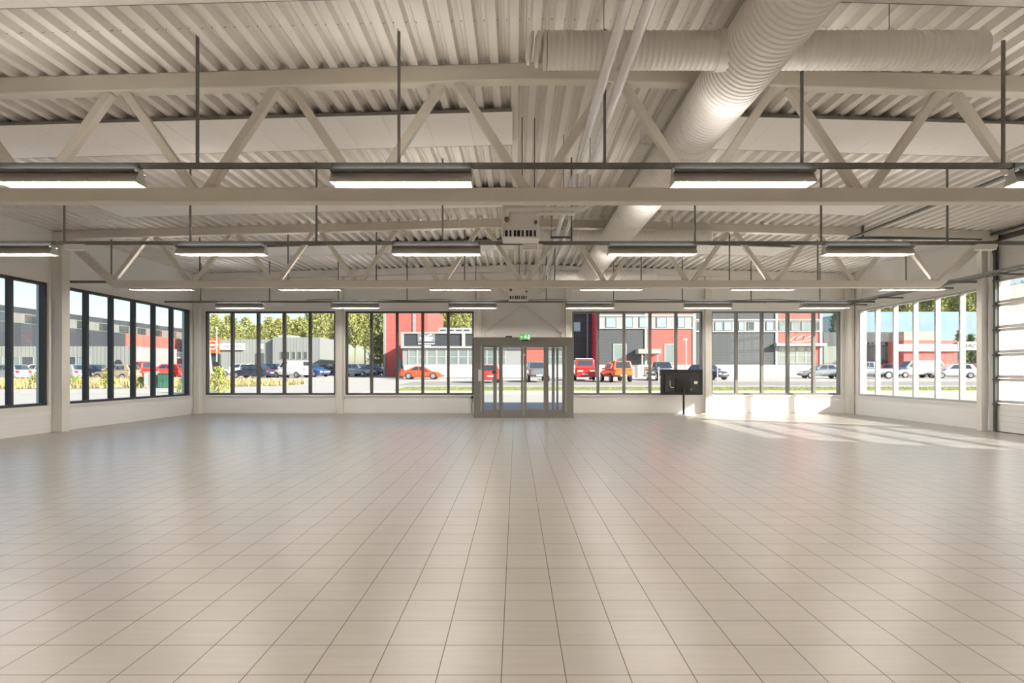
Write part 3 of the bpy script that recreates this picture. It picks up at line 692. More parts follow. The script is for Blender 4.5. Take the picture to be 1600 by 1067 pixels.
for a,b in zip(xs,xs[1:]):
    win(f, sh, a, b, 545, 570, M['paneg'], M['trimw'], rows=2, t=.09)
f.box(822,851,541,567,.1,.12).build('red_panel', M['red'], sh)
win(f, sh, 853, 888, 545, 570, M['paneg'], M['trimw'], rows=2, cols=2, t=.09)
mb = MB(); f2 = Facade(66); mb.box(f2.X(689),f2.X(800),64,67,5.5,f2.Z(514)).build('roof_unit', M['trimw'], sh)
mb = MB(); [mb.box(f2.X(692+i*12),f2.X(700+i*12),63.95,64.01,f2.Z(518.6),f2.Z(517)) for i in range(8)]; mb.build('roof_louvre', M['clad_d'], sh)
sg = f.box(653,680,521.6,534.5,.24,.09).build('sign_board', mat('sign_silver',(.20,.21,.22),.4), sh)
Y = 62-.26
mb = MB()
for s in (-1,1):
    cx = f.X(666.5)
    mb.prism([(cx+s*.04,f.Z(525)),(cx+s*.5,f.Z(521.8)),(cx+s*.62,f.Z(523)),(cx+s*.35,f.Z(524.2)),(cx+s*.1,f.Z(526.2))], lambda u,v,t:(u,t,v), Y, Y+.03)
mb.build('wing_emblem', M['signwhite'], sh)
f.box(656,677,527,530.6,.27,.04).build('sign_plate', M['signwhite'], sh)
f.box(658.5,674.5,531.6,532.8,.27,.04).build('sign_line', M['signwhite'], sh)
for k,(a,b,c,d) in enumerate(((654,680,536,538),(660,674,539,541))):
    n = 9 if k==0 else 5; mb = MB()
    for i in range(n): 
        w = (b-a)/n; f.box(a+i*w,a+i*w+w*.78,c,d,.2,.06,mb)
    mb.build('sign_lettering', M['signwhite'], sh)
# skip / container beside the tower
o = B(at(621,0,66).x,at(629,0,66).x,65.4,66.4,gz(66),gz(66)+2.0).build('steel_cabinet', M['trimg'], bevel=.05); tag(o,'blue grey steel cabinet in the corner by red tower','cabinet')

# long grey and red works building across the driveway
f = Facade(66,.3); wk = thing('works_building','long grey and red works building with strip windows across the driveway','building',(f.X(1110),66,gz(66)))
g0 = gz(66)-.05; TOP = 11.5
MB().box(f.X(934),f.X(1284),66.05,84,g0,TOP).build('core_wall', M['trimg'], wk)
f.box(934,1008,440,492,.0,.2).build('upper_cladding', M['clad'], wk)
f.box(934,1008,514,570,.0,.2).build('lower_cladding', M['clad'], wk)
f.box(1010,1083,440,492,.02,.2).build('upper_cladding', M['red'], wk)
f.box(1010,1083,514,570,.02,.2).build('lower_cladding', M['red'], wk)
f.box(1087,1212,440,499,.0,.2).build('upper_cladding', M['clad'], wk)
f.box(1087,1212,519,570,.0,.2).build('lower_cladding', M['clad'], wk)
f.box(1214,1279,440,499,.02,.2).build('upper_cladding', M['red'], wk)
f.box(1214,1282,519,538,.02,.2).build('lower_cladding', M['red'], wk)
f.box(1270,1282,540,568,.02,.2).build('lower_cladding', M['red'], wk)
f.box(934,1284,570,590,.06,.2).build('base_wall', M['base'], wk)
f.box(934,1083,494.5,512,.03,.1).build('window_band', M['stripw'], wk)
f.box(1087,1280,501.5,517,.03,.1).build('window_band', M['stripw'], wk)
mb = MB(); f.box(934,1083,491.5,494.5,.12,.25,mb); f.box(934,1083,512,514,.12,.25,mb); f.box(1084,1281,498.5,501,.12,.25,mb); f.box(1084,1281,517,519,.12,.25,mb)
mb.build('string_course', M['trimw'], wk)
for a,b in ((1007,1011),(1082,1087),(1211,1215),(1280,1284.5),(933,936)): f.box(a,b,440,570,.1,.2).build('corner_trim', M['trimw'], wk)
for a,b in ((947,963),(976,989),(999,1016),(1026,1042),(1059,1070),(1068,1081)):
    if a == 1068: continue
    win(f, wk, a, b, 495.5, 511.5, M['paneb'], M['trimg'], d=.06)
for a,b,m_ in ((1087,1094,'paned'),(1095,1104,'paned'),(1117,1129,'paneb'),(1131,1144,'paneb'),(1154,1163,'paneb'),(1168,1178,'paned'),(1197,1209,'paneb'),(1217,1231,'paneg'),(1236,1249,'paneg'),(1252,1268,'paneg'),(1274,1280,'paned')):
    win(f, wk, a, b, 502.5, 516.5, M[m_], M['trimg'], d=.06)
win(f, wk, 958, 979, 537, 567, M['paneg'], M['trimw'], t=.12)
win(f, wk, 1038, 1056, 537, 568, M['paneg'], M['trimw'], t=.12)
xs = [1216,1230,1245,1259,1270]
for a,b in zip(xs,xs[1:]): win(f, wk, a, b, 541.5, 568, M['paneg'], M['trimw'], rows=2, t=.09)
f.box(1209,1287,536.5,541,.7,.9).build('canopy', M['trimw'], wk)
# script sign over the showroom glazing
mb = MB()
for p in ([(1232,533),(1240,527),(1246,524),(1243,530),(1252,525),(1258,523),(1255,531),(1264,526),(1268,524)],[(1236,534),(1246,534.5),(1258,533),(1266,531)]):
    mb.tube([(f.X(a),f.Y-.06,f.Z(b)) for a,b in p], .05, 6)
mb.build('script_sign', M['signwhite'], wk)
B(f.X(934)-.08,f.X(934)+.05,66.3,70.9,f.Z(574),TOP).build('shaded_side_cladding', M['red_shade'], wk)  # darker red puts the side wall's shade into its colour
# entrance porch
for a in (999.5,1023): B(f.X(a)-.08,f.X(a)+.08,64.6,64.76,g0,f.Z(552)).build('porch_post', M['trimw'], wk)
MB().box(f.X(993),f.X(1028),64.4,66,f.Z(553),f.Z(546)).build('porch_roof', M['stripw'], wk)
win(f, wk, 1002, 1015, 556, 588, M['paned'], M['trimw'], nm='door', t=.15)
f.box(1006,1014,573,587,.08,.1).build('door_panel', mat('brown_door_panel',(.22,.15,.11),.6), wk)
# recess left of it, its shade put into the dark cladding
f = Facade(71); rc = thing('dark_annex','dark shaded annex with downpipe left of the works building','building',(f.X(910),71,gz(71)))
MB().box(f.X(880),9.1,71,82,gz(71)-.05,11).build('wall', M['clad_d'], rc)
f.box(916.5,919,440,574,.1,.1).build('downpipe', M['trimg'], rc)
win(f, rc, 896, 907, 503, 518, M['paneb'], M['trimg'])
f.box(880,922,575,590,.1,.2).build('base_wall', M['base'], rc)

# grey board clad car shop behind the left yard
f = Facade(80,.3); ns = thing('car_shop','low car shop with grey vertical boards and orange square sign','building',(f.X(380),80,gz(80)))
g0 = gz(80)-.05
MB().box(f.X(314),f.X(432),80,86,g0,f.Z(530)).build('wall', M['vert'], ns)
MB().box(f.X(430),f.X(503),79.2,86,g0,f.Z(527.5)).build('wall', M['vert'], ns)
MB().box(f.X(425),f.X(446),82,85.5,f.Z(531),f.Z(522)).build('roof_box', M['trimw'], ns)
f.box(400,413,552,590,.1,.2).build('door', M['paned'], ns)
f.box(404.5,411,537.5,545,.1,.12).build('small_sign', M['signwhite'], ns)
f3 = Facade(79.2)
for k in range(5): win(f3, ns, 437.5+k*9.2, 443.5+k*9.2, 549, 561.5, M['paned'], M['trimg'])
f.box(345,383,536.5,546.5,.3,.2).build('banner_board', M['signwhite'], ns)
text('NISSAN', .62, M['trimg'], ns, (f.X(366),f.Y-.33,f.Z(541.7)), sx=1.15)
sq = f.box(326,345.5,528.5,552,.6,.35).build('sign_square', M['orange'], ns)
mb = MB(); cx,cz = f.X(335.5), f.Z(539.5); pts = [(cx+.60*math.cos(2*math.pi*i/28),79.36,cz+.56*math.sin(2*math.pi*i/28)) for i in range(29)]
mb.tube(pts,.07,6).box(cx-.78,cx+.78,79.30,79.40,cz-.14,cz+.14).build('emblem', M['signwhite'], ns)
text('NISSAN', .24, M['orange'], ns, (cx,79.29,cz), sx=1.25)
f.box(331,345,553,590,.1,.2).build('entrance_glazing', M['paned'], ns)
# left: low wing with big windows and a window reflection built as long dark works behind
f = Facade(62,.3); lw = thing('low_wing','low wing with grey vertical boards and glazed front left of yard','building',(f.X(120),62,gz(62)))
g0 = gz(62)-.05
MB().box(f.X(-107),f.X(208),62,70,g0,f.Z(541)).build('wall', M['vert'], lw)
for k in range(9): win(f, lw, -60+k*22 if k<3 else 12+(k-3)*22, -40+k*22 if k<3 else 31+(k-3)*22, 557, 584, M['paned'] if k%3==1 else M['paneg'], M['trimg'], cols=1, rows=2)
XW = -62.0
lb = thing('reflected_works','window reflection built as long dark grey works with red bay and upper window row, left of yard','building',(XW,90,0))
topz = CH+.131*62
MB().box(XW-14,XW,20,113,-.05,topz).build('wall', M['clad_d'], lb)
def lx(px): return 917*(-XW)/(806-px)
MB().box(XW-.1,XW+.12,lx(196),lx(272),.5,topz-2.0).build('red_bay', M['red'], lb)
MB().box(XW-.1,XW+.08,22,112.5,topz-2.0,topz-.75).build('window_band', mat('dim_grey_band',(.17,.175,.165),.6), lb)
y = 30; i = 0
while y < 109:
    B(XW+.05,XW+.12,y,y+2.2,topz-1.9,topz-.85).build('window', M['paned'], lb); y += 4.4
MB().box(XW-.2,XW+.18,lx(205),lx(262),.45,1.9).build('base_wall', M['base'], lb)
for a,b,c,d in ((228,240,546,562),(247,254,548,558)):
    ya,yb = lx(a),lx(b); B(XW+.1,XW+.16,ya,yb,CH+(581.5-d)*.076,CH+(581.5-c)*.076).build('window', M['paned'], lb)
zb = CH+.0765*41
B(XW+.1,XW+.24,lx(262),lx(297),zb-.62,zb+.62).build('sign_band', M['signwhite'], lb)
text('NISSAN', 1.0, M['ink'], lb, (XW+.26,(lx(262)+lx(297))/2,zb), rot=(math.pi/2,0,math.pi/2), sx=1.4)
# right: grey lettered hall; red hall and pale hall are window reflections built solid
f = Facade(72,.3); rd = thing('reflected_red_hall','window reflection built as low red hall with white sign band on the right','building',(f.X(1450),72,gz(72)))
g0 = gz(72)-.05
MB().box(f.X(1412),f.X(1496),72,75,g0,f.Z(532)).build('wall', M['red'], rd)
f.box(1412,1470,518,532,.05,2.9).build('upper_wall', mat('pale_pink_upper_wall',(.55,.32,.29),.6), rd)
f.box(1402,1496,538,549,.3,.25).build('sign_band', M['signwhite'], rd)
f.box(1494,1545,534,547,.35,.25).build('sign_band', M['signwhite'], rd)
text('NISSAN', .62, M['ink'], rd, (f.X(1519),f.Y-.37,f.Z(540.5)), sx=-1.5)  # mirrored lettering of a reflection, built as a solid sign
f = Facade(76,.3); gh = thing('grey_lettered_hall','grey hall with dark fascia and white letters on the right','building',(f.X(1370),76,gz(76)))
g0 = gz(76)-.05
MB().box(f.X(1287),f.X(1411),76,88,g0,f.Z(519)).build('wall', M['clad'], gh)
f.box(1330,1411,534,541,.15,.2).build('fascia_panel', M['clad_d'], gh)
text('LEXXX', .62, M['signwhite'], gh, (f.X(1367),f.Y-.18,f.Z(537.3)), sx=1.3)
f.box(1287,1411,541,568,.1,.15).build('glazing', M['paneg'], gh)
f.box(1287,1411,569,590,.12,.2).build('base_wall', M['base'], gh)
f = Facade(96,.4); ph = thing('sky_reflection_hall','sky reflection in window built as tall pale blue block before the trees on the right','building',(f.X(1450),96,gz(96)))
MB().box(f.X(1333),f.X(1640),96,106,gz(96)-.05,f.Z(487)).build('wall', M['skyrefl'], ph)  # block stands in for sky reflected in the window panes

# ------------------------------------------------------------------ outside: posts, cabinets, signs
def px_thing(name,label,cat,x,Y,group=None): p = at(x,0,Y); return thing(name,label,cat,(p.x,Y,gz(Y)),group=group)
def pole(name,label,cat,x,Y,h,r,m,lean=0,top=None):
    t = px_thing(name,label,cat,x,Y); p = ORG[t.name]
    MB().tube([p+Vector((0,0,-.02)),p+Vector((lean,0,h))],[r,r*.75],10).build('shaft', m, t, smooth=True)
    return t,p
t,p = pole('flagpole','white flagpole in front of the orange square sign','flagpole',338.5,68,5.6,.06,M['signwhite']); MB().tube([p+Vector((0,0,5.6)),p+Vector((0,0,5.75))],.14,10).build('finial', M['signwhite'], t)
t,p = pole('utility_pole','leaning wooden pole beside the orange square sign','pole',331,58,4.6,.17,mat('weathered_wood',(.40,.33,.25),.9),lean=-.5)
t,p = pole('flagpole','white flagpole before the pine trees left of red tower','flagpole',541.5,74,5.0,.06,M['signwhite']); MB().tube([p+Vector((0,0,5.0)),p+Vector((0,0,5.12))],.11,10).build('finial', M['signwhite'], t)
t,p = pole('street_lamp','white lamp post before the red section of works building','street lamp',1072,60,4.0,.06,M['signwhite']); MB().box(p.x-.32,p.x+.12,p.y-.08,p.y+.08,p.z+3.96,p.z+4.12).build('lamp_head', M['signwhite'], t, bevel=.03)
t,p = pole('utility_pole','tall brown wooden pole behind the right wall window','pole',1373,42,9.5,.13,mat('brown_pole_wood',(.42,.34,.25),.9))
for x,lab in ((1029,'white bollard before the grey pickup truck'),(1121,'white bollard before the dark hatchback')):
    t,p = pole('bollard',lab,'bollard',x,50,1.25,.05,M['signwhite']); MB().tube([p+Vector((0,0,1.25)),p+Vector((0,0,1.31))],.065,10).build('cap', M['signwhite'], t)
def cabinet(x,Y,w,d,h,m,label):
    t = px_thing('utility_cabinet',label,'cabinet',x,Y); p = ORG[t.name]
    MB().box(p.x-w/2,p.x+w/2,p.y-d/2,p.y+d/2,p.z,p.z+h).build('body', m, t, bevel=.02)
    MB().box(p.x-w/2-.04,p.x+w/2+.04,p.y-d/2-.04,p.y+d/2+.04,p.z+h,p.z+h+.06).build('lid', m, t)
    MB().box(p.x-.01,p.x+.01,p.y-d/2-.012,p.y-d/2,p.z+.1,p.z+h-.1).build('door_gap', M['ink'], t)
cabinet(236,40,.75,.4,1.05,M['trimw'],'white grey utility cabinet in weeds by left yard')
cabinet(258,40,.72,.5,.95,mat('green_cabinet_paint',(.03,.12,.08),.6),'dark green utility cabinet in weeds by left yard')
t = px_thing('beach_flag','dark rounded advertising flag behind the tan car','flag',185,58.4); p = ORG[t.name]
MB().tube([p,p+Vector((0,0,1.9))],.025,8).build('flag_pole', M['galv'], t)
pr = [(-.42,.55),(-.46,1.35),(-.34,1.78),(-.1,1.98),(.16,1.95),(.38,1.7),(.46,1.3),(.42,.55)]
MB().prism(pr, lambda u,v,q:(p.x+u,p.y+q,p.z+v), -.05, -.02).build('flag_cloth', mat('dark_flag_cloth',(.03,.035,.05),.8), t)
MB().cyl((p.x,p.y-.065,p.z+1.05),(p.x,p.y-.055,p.z+1.05),.2,16).build('flag_emblem', M['signwhite'], t)
t = px_thing('sign_stand','black A-frame sign trailer below the orange square sign','sign stand',338,62); p = ORG[t.name]
MB().prism([(-.62,0),(.75,0),(.3,1.75),(-.4,1.75)], lambda u,v,q:(p.x+u,p.y+q,p.z+v), -.03, .03).build('board', M['black2'], t)
MB().bar((p.x+.8,p.y+.5,p.z),(p.x+.3,p.y,p.z+1.75),.07,.07).build('strut', M['black2'], t)
MB().bar((p.x-.5,p.y-.05,p.z+.35),(p.x+.4,p.y-.05,p.z+1.3),.09,.03).build('stripe', M['signwhite'], t)

# ------------------------------------------------------------------ outside: trees and bushes
M['bark'] = mat('pine_bark', (.30,.19,.12), .95, var=.3, scale=4)
M['needle'] = mat('pine_needles', (.30,.31,.10), .85, var=.4, scale=.35)
M['needle_d'] = mat('spruce_needles', (.17,.21,.08), .85, var=.4, scale=.5)
M['needle_y'] = mat('young_pine_needles', (.34,.37,.10), .85, var=.35, scale=1.0)
def pine_mesh(seed, h, base, wid, n, spruce=False, leaf=.34):
    rd = random.Random(seed); cr = MB(); br = MB()
    lean = rd.uniform(-.15,.15)
    br.tube([(lean*t*.6, 0, h*t) for t in (0,.3,.6,.97)],[.17,.14,.10,.03],7)
    for i in range(n):
        u = rd.random()**(.8); z = h*(base+(1-base)*u)
        env = (1-u)**.8*wid+.12 if spruce else wid*(.30+.9*math.sin(math.pi*min(1,u*.86+.14)))*(1-.25*u)
        a = rd.uniform(0,2*math.pi); r = env*math.sqrt(rd.uniform(.12,1)); px,py = lean*u+r*math.cos(a), r*math.sin(a)
        if i % 6 == 0 and r > .5: br.tube([(lean*u,0,z-.25*r),(px,py,z)],[.035,.012],4,False)
        for k in range(7):
            c = Vector((px+rd.gauss(0,leaf*.75),py+rd.gauss(0,leaf*.75),z+rd.gauss(0,leaf*.55)))
            d1 = Vector((rd.gauss(0,1),rd.gauss(0,1),rd.gauss(0,.7))).normalized()*leaf*rd.uniform(.5,1); d2 = Vector((rd.gauss(0,1),rd.gauss(0,1),rd.gauss(0,1))).normalized()*leaf*rd.uniform(.3,.6)
            cr.add([c-d1-d2*.3,c+d2,c+d1-d2*.3],[(0,1,2)])
    return br, cr
def tree_proto(seed,h,base,wid,n,spruce=False,name='pine_tree',m=None,leaf=.34):
    t = thing(name,'x','tree',(0,0,0)); br,cr = pine_mesh(seed,h,base,wid,n,spruce,leaf)
    br.build('trunk', M['bark'], t, local=True); cr.build('crown', m or M['needle'], t, local=True)
    return t
protos = [tree_proto(11,10,.28,1.9,420),tree_proto(12,10,.36,1.7,380),tree_proto(13,10,.22,2.1,460),tree_proto(14,10,.10,1.9,480,True,'spruce_tree',M['needle_d'])]
used = [0,0,0,0]; rt = random.Random(42)
def put_tree(k, x, Y, top_y, label, group, wide=1):
    o = protos[k] if not used[k] else copy_tree(protos[k]); used[k] = 1
    p = at(x, top_y, Y); z0 = gz(Y)-.05; s = (p.z-z0)/10.0; o.location = (p.x, Y, z0); o.scale = (s*wide*.95,s*wide*.95,s); o.rotation_euler = (0,0,rt.uniform(0,6.28))
    o['label'] = label; o['group'] = group
def row_of(x0,x1,step,Y0,dy,top,ks,label,group,wide):
    x = x0; i = 0
    while x < x1:
        put_tree(rt.choice(ks), x+rt.uniform(-1,1), Y0+(i%3)*dy+rt.uniform(-.4,.4), top(x), label, group, wide); x += step; i += 1
row_of(322,494,12.5,104,6,lambda x:500+rt.uniform(-8,10)-max(0,x-440)*.22,(0,0,1,2),'yellow green pine tree in forest behind the grey car shop','pines behind the car shop',.95)
row_of(500,600,14,90,7,lambda x:474+rt.uniform(-16,6),(0,1,2,1),'tall pine tree between the car shop and red tower','pines left of the red tower',.66)
for x in (594,): put_tree(3, x, 85.5, 486+rt.uniform(-10,10), 'dark spruce tree touching the left edge of red tower', 'dark spruces by the red tower', .8)
row_of(668,800,13.5,96,6,lambda x:484+rt.uniform(-18,6),(0,1,2,2),'bright pine tree behind the roof of low grey showroom','pines behind the showroom',.75)
put_tree(3, 1306, 92, 484, 'single dark spruce right of the works building', 'spruce by the works building', .75)
put_tree(1, 1320, 89, 482, 'brown green pine right of the works building', 'pine by the works building', .6)
row_of(1326,1660,14.5,112,7,lambda x:446+rt.uniform(-14,14)+max(0,1420-x)*.25,(0,1,2,2),'tall dark pine tree behind the right hand halls','pines on the right',.66)
for i,x in enumerate((1500,1518,1536,1554,1572)): put_tree(3, x, 83+3*(i%2), 520+rt.uniform(-6,4), 'low bushy spruce beside the white sign band on the right', 'low spruces on the right', 1.1)
def bush(x,Y,h,w,seed,label):
    t = px_thing('young_pine',label,'bush',x,Y); p = ORG[t.name]; rd = random.Random(seed); cr = MB(); br = MB()
    for i in range(9):
        a = rd.uniform(0,6.28); br.tube([(0,0,0),(math.cos(a)*w*.3,math.sin(a)*w*.3,h*.8)],[.03,.01],5,False)
    for i in range(650):
        u = rd.random(); r = w*.5*(1-.75*u)*math.sqrt(rd.random()); a = rd.uniform(0,6.28); c = Vector((r*math.cos(a),r*math.sin(a),.05+h*u))
        d = Vector((rd.gauss(0,.5),rd.gauss(0,.5),rd.uniform(.3,1))).normalized()*.2; e = Vector((rd.gauss(0,1),rd.gauss(0,1),0)).normalized()*.04
        cr.add([c-e,c+e,c+d],[(0,1,2)])
    br.build('stem', M['bark'], t, local=True); cr.build('foliage', M['needle_y'], t, local=True)
bush(342,33,1.35,1.5,1,'bushy young pine in front of the orange square sign')
bush(291,33,1.15,1.0,2,'young pine at the right edge of left wall window')
bush(168,40,.9,1.3,3,'low green shrub before the tan car in left yard')
bush(58,40,.95,1.3,4,'low green shrub by the weeds in nearer left window')
bush(118,41,.6,1.3,5,'flat green shrub by the weeds left of the tan car')
bush(222,40.5,.6,1.2,6,'flat green shrub beside the white grey cabinet')

# ------------------------------------------------------------------ outside: vehicles
M['tyre'] = mat('tyre_rubber', (.015,.015,.016), .8); M['rim'] = mat('wheel_alloy', (.55,.55,.56), .3, .8)
M['cglass'] = mat('car_glass', (.03,.04,.05), .05, var=.2, spec=1, coat=1)
M['chl'] = mat('headlight', (.8,.82,.85), .15, .3); M['ctl'] = mat('taillight', (.55,.02,.02), .25)
M['plate'] = mat('licence_plate', (.85,.85,.83), .5); M['bumper'] = mat('dark_bumper', (.03,.03,.03), .6)
PAINT = {}
def paint(n, c, metal=.0):
    if n not in PAINT: PAINT[n] = mat(n+'_car_paint', c, .28, metal, var=.02, coat=.8)
    return PAINT[n]
SP = {  # L, W, stations (x, zbottom, ztop, halfwidth factor), greenhouse (rear bottom, rear top, front top, front bottom, belt, roof), wheel x rear/front, radius
 'sedan': (4.6,1.80,[(-1,.42,.80,.80),(-.93,.24,.93,.95),(-.6,.2,.96,1),(0,.2,.93,1),(.45,.2,.92,1),(.8,.22,.80,.96),(.96,.26,.66,.86),(1,.36,.56,.7)],(-.80,-.46,.08,.46,.90,1.44),(-.60,.60),.32),
 'hatch': (4.2,1.76,[(-1,.40,.85,.84),(-.95,.24,.96,.96),(-.6,.2,.95,1),(0,.2,.92,1),(.45,.2,.92,1),(.8,.22,.82,.95),(.96,.26,.68,.84),(1,.36,.56,.7)],(-.96,-.74,.12,.52,.90,1.48),(-.62,.62),.31),
 'sport': (4.45,1.84,[(-1,.40,.72,.78),(-.93,.22,.86,.95),(-.6,.17,.90,1),(-.1,.17,.84,1),(.4,.17,.80,.98),(.72,.18,.78,.97),(.93,.2,.60,.88),(1,.28,.46,.68)],(-.72,-.26,.08,.50,.80,1.29),(-.53,.56),.33),
 'van':   (4.9,1.92,[(-1,.42,1.00,.95),(-.97,.30,1.08,.99),(-.6,.26,1.08,1),(0,.26,1.08,1),(.5,.26,1.06,1),(.82,.28,.98,.97),(.97,.32,.80,.90),(1,.42,.66,.8)],(-.985,-.95,.42,.74,1.04,1.95),(-.60,.66),.33),
 'cargo': (4.25,1.78,[(-1,.40,1.00,.95),(-.97,.28,1.06,.99),(-.6,.24,1.06,1),(0,.24,1.04,1),(.5,.24,1.02,1),(.82,.26,.92,.97),(.97,.30,.74,.88),(1,.40,.62,.76)],(-.985,-.95,.30,.62,1.0,1.84),(-.62,.64),.31),
 'pickup':(5.2,1.85,[(-1,.52,1.02,.94),(-.97,.42,1.08,.98),(-.6,.40,1.08,1),(0,.38,1.06,1),(.45,.38,1.08,1),(.82,.40,1.02,.97),(.97,.42,.88,.92),(1,.52,.74,.85)],(-.16,-.10,.24,.46,1.05,1.76),(-.60,.64),.38),
 'canopy':(5.2,1.85,[(-1,.52,1.02,.94),(-.97,.42,1.08,.98),(-.6,.40,1.08,1),(0,.38,1.06,1),(.45,.38,1.08,1),(.82,.40,1.02,.97),(.97,.42,.88,.92),(1,.52,.74,.85)],(-.97,-.90,.24,.46,1.05,1.78),(-.60,.64),.38)}
def car(kind, nm, label, cat, x, Y, heading, pm, blank_side=False, group=None, extras=None, gp=None):
    L,W,ST,G,WX,wr = SP[kind]; p = at(x,0,Y)
    t = thing(nm, label, cat, (p.x,Y,gz(Y)+.012), R(heading), group)
    hl, hw = L/2, W/2; mb = MB(); n = 10
    for (fx,zb,zt,wf) in ST:
        w = hw*wf; zm = zb+(zt-zb)*.55
        mb.v += [(fx*hl,y,z) for y,z in ((-w*.86,zb),(-w*.97,zb+.1),(-w,zm),(-w*.965,zt-.07),(-w*.86,zt),(w*.86,zt),(w*.965,zt-.07),(w,zm),(w*.97,zb+.1),(w*.86,zb))]
    k = len(ST)
    for i in range(k-1):
        for j in range(n): mb.f.append((i*n+j,i*n+(j+1)%n,(i+1)*n+(j+1)%n,(i+1)*n+j))
    mb.f += [tuple(range(n)), tuple(range((k-1)*n,k*n))[::-1]]
    mb.build('body', pm, t, smooth=True, local=True, subsurf=1)
    rb,rt_,ft,fb_,zb,zr = G; wb_, wt = hw*.93, hw*(.86 if kind in ('van','cargo') else .74)
    b = [Vector((rb*hl,-wb_,zb)),Vector((fb_*hl,-wb_*.97,zb)),Vector((fb_*hl,wb_*.97,zb)),Vector((rb*hl,wb_,zb))]
    tp = [Vector((rt_*hl,-wt,zr)),Vector((ft*hl,-wt,zr)),Vector((ft*hl,wt,zr)),Vector((rt_*hl,wt,zr))]
    MB().add(b+tp,[(0,1,5,4),(1,2,6,5),(2,3,7,6),(3,0,4,7),(4,5,6,7),(3,2,1,0)]).build('cabin', gp or pm, t, local=True, smooth=True, bevel=.07, segs=3)
    def pane(i,j,u0,u1,v0,v1,nm_):
        q = [b[i],b[j],tp[j],tp[i]]
        P = lambda u,v: (q[0]*(1-u)+q[1]*u)*(1-v)+(q[3]*(1-u)+q[2]*u)*v
        nrm = (q[1]-q[0]).cross(q[3]-q[0]).normalized(); c = (b[0]+b[2])/2
        if nrm.dot(P(.5,.5)-Vector((c.x,c.y,P(.5,.5).z))) < 0: nrm = -nrm
        e = [P(u0,v0),P(u1,v0),P(u1,v1),P(u0,v1)]
        MB().add([a+nrm*.012 for a in e]+[a-nrm*.03 for a in e],[(0,1,2,3),(7,6,5,4),(0,4,5,1),(1,5,6,2),(2,6,7,3),(3,7,4,0)]).build(nm_, M['cglass'], t, local=True)
    pane(1,2,.06,.94,.10,.90,'windscreen'); pane(3,0,.10,.90,.34 if kind in('van','cargo') else .16,.88,'rear_window')
    for i,j,fl in ((0,1,0),(2,3,1)):
        segs_ = ((.70,.93),) if blank_side else (((.10,.36),(.40,.66),(.70,.92)) if kind in ('van','canopy') else ((.16,.50),(.54,.86)))
        for a,c in segs_:
            if fl: a,c = 1-c,1-a
            pane(i,j,a,c,.16,.86,'side_window')
    for s in (-1,1):
        for wx in WX:
            x0 = wx*hl; ya,yb = s*(hw-.22), s*(hw+.012)
            w = MB().cyl((x0,ya,wr),(x0,yb,wr),wr,20).build('wheel', M['tyre'], t, local=True, smooth=True)
            MB().cyl((x0,yb-s*.02,wr),(x0,yb+s*.008,wr),wr*.66,16).build('rim', M['rim'], w, local=True, smooth=True)
        zt = ST[1][2]; MB().box(-hl*.985-.02,-hl*.94,s*hw*.62-.13 if s>0 else s*hw*.62-.13,s*hw*.62+.17 if s>0 else s*hw*.62+.13,zt-.28,zt-.08).build('taillight', M['ctl'], t, local=True, bevel=.02)
        zf = ST[-2][2]; MB().box(hl*.93,hl*.975+.02,s*hw*.6-.17,s*hw*.6+.17,zf-.16,zf-.02).build('headlight', M['chl'], t, local=True, bevel=.03)
        MB().box(fb_*hl-.42,fb_*hl-.28,s*(hw+.02)-.09,s*(hw+.02)+.09,zb+.02,zb+.16).build('wing_mirror', pm, t, local=True, bevel=.03)
    for fx,dx in ((-hl,-.03),(hl,.03)):
        MB().box(fx+min(dx,0)-.02,fx+max(dx,0)+.02,-.26,.26,.50,.61).build('number_plate', M['plate'], t, local=True)
    MB().box(-hl-.02,-hl+.12,-hw*.82,hw*.82,ST[1][1]+.02,ST[1][1]+.17).build('rear_bumper', M['bumper'] if kind in ('pickup','canopy') else pm, t, local=True, bevel=.04)
    MB().box(hl-.14,hl+.005,-hw*.5,hw*.5,ST[-2][1]+.04,ST[-2][1]+.2).build('grille', M['bumper'], t, local=True, bevel=.02)
    if extras: extras(t)
    return t
ORC = paint('orange_red',(.78,.085,.025)); REDC = paint('red',(.72,.035,.03)); ORG2 = paint('orange',(.85,.16,.03)); BLK = paint('blue_black',(.025,.035,.06),.2)
BLU = paint('blue',(.045,.10,.30),.2); WHT = paint('white',(.72,.72,.72)); SIL = paint('silver',(.38,.41,.44),.5); GRY = paint('grey',(.22,.24,.25),.3); TAN = paint('tan',(.36,.29,.20),.2); TEAL = paint('slate_blue',(.12,.18,.26),.3)
def sport_x(t):
    MB().box(-2.1,-1.75,-.72,.72,1.0,1.03).box(-2.0,-1.85,-.6,-.55,.86,1.0).box(-2.0,-1.85,.55,.6,.86,1.0).build('rear_spoiler', ORC, t, local=True, bevel=.01)
car('sport','sports_car','orange red sports car parked side on before the grey showroom','car',659,59,0,ORC,extras=sport_x)
def redvan_x(t):
    MB().box(-2.47,-2.43,-.75,-.45,.80,.92).box(-2.47,-2.43,.2,.7,.80,.92).build('rear_sticker', M['signwhite'], t, local=True)
    MB().box(-1.2,-.9,-.8,.8,1.98,2.06).build('roof_light_bar', M['signwhite'], t, local=True, bevel=.02)
car('van','van','red van seen from behind, just right of entrance','van',911,56,88,REDC,extras=redvan_x)
def beac(t):
    MB().tube([(.2,0,1.77),(.2,0,1.86),(.2,0,1.93)],[.11,.1,.05],12).build('beacon', mat('amber_beacon',(.95,.45,.03),.3), t, local=True, smooth=True)
    MB().box(-2.62,-2.585,-.8,.8,1.0,1.1).build('tailgate_strip', ORG2, t, local=True)
    MB().box(-2.75,-2.6,-.5,.5,.44,.5).build('tow_bar', M['bumper'], t, local=True)
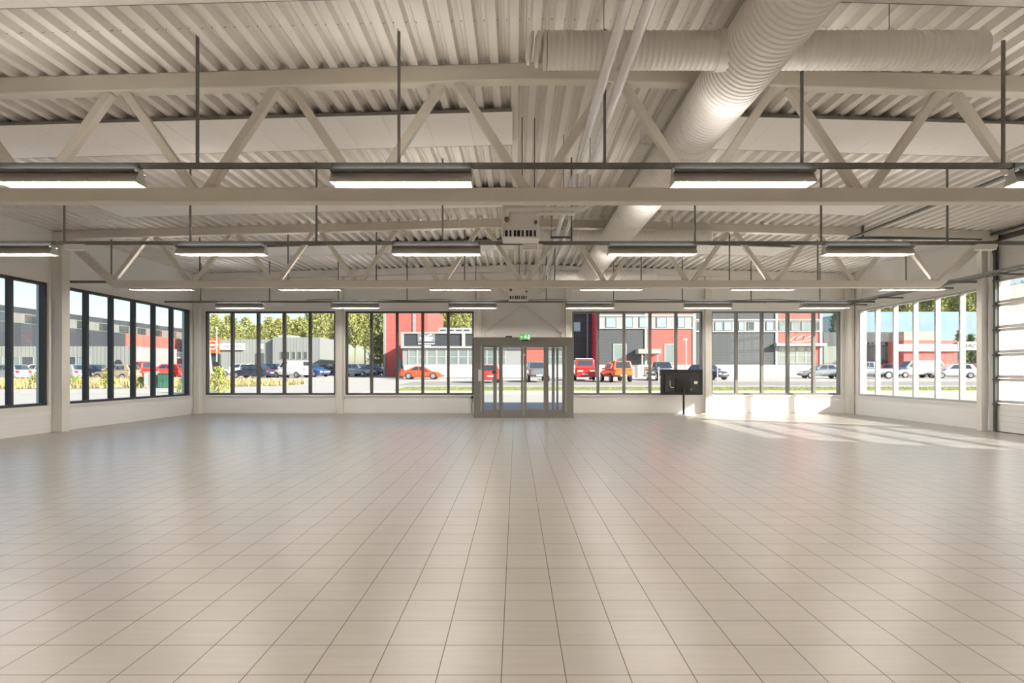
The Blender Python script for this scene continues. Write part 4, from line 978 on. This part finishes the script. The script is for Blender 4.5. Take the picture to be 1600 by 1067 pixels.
car('canopy','pickup_truck','orange pickup truck with canopy and amber beacon, seen from behind','pickup truck',962,52,95,ORG2,extras=beac)
car('pickup','pickup_truck','grey pickup truck facing the hall near the porch','pickup truck',1033,56,-88,GRY)
car('hatch','car','dark hatchback partly behind television and post','car',1106,57,-62,BLK)
car('sedan','car','blue black saloon with red taillight parked beside white van','car',395,63,168,BLK)
car('hatch','car','blue black estate car between the saloon and white van','car',418,68,164,BLK)
car('hatch','car','white car half hidden behind the blue black saloon','car',374,72,176,WHT)
car('cargo','van','small white delivery van before the grey car shop','van',456,64,160,WHT,blank_side=True)
car('sedan','car','blue car with its nose beside the white van','car',488,68,-32,BLU)
car('hatch','car','slate blue small car right of the blue car','car',500,77,-55,TEAL)
car('hatch','car','dark car partly behind the post left of second far window','car',526,76.5,-55,BLK)
car('hatch','car','dark blue car left of the silver car by the pines','car',559,76.5,-52,BLK)
car('hatch','car','silver car at the end of the row by the pines','car',562,70,-30,SIL)
car('hatch','car','dark car in the shade of the pines by red tower','car',583,81,-25,GRY)
car('hatch','suv','red car seen through the left pane of entrance','car',761,50,100,REDC)
car('pickup','pickup_truck','grey pickup truck seen through entrance right of middle','pickup truck',838,52,94,GRY)
car('hatch','car','tan car in left yard in front of the dark flag','car',183,56,172,TAN)
car('pickup','pickup_truck','red pickup truck in left yard beside the tan car','pickup truck',229,58,160,REDC)
car('hatch','car','bright red car right of the red pickup in left yard','car',262,62,170,REDC)
car('sedan','car','red car at the right edge of left yard','car',290,67,172,REDC)
car('hatch','car','silver car left of the tan car in left yard','car',102,56.5,165,SIL)
car('sedan','car','dark car behind the silver and tan cars in left yard','car',140,59.6,172,BLK)
car('hatch','car','white car at the right edge of nearer left window','car',60,59.6,170,WHT)
car('hatch','car','pale car seen through nearer left window','car',12,56,165,SIL)
car('sedan','car','silver saloon parked by the white base wall at right','car',1283,62,175,SIL)
car('pickup','pickup_truck','silver pickup truck behind the wooden pole on the right','pickup truck',1356,60,180,SIL)
car('hatch','car','red hatchback beside the wooden pole on the right','car',1389,68.5,60,REDC)
car('cargo','van','white covered van left of centre before the red hall','van',1428,64,175,WHT,blank_side=True)
car('cargo','van','white covered van right of centre before the red hall','van',1455,68.5,5,WHT,blank_side=True)
car('hatch','car','white car at the right end of the red hall','car',1488,62,165,WHT)
car('hatch','car','small red car behind the white car on the right','car',1508,70,170,REDC)
car('hatch','car','pale blue car at right edge of right wall window','car',1534,66.5,120,SIL)
for q in protos: pass
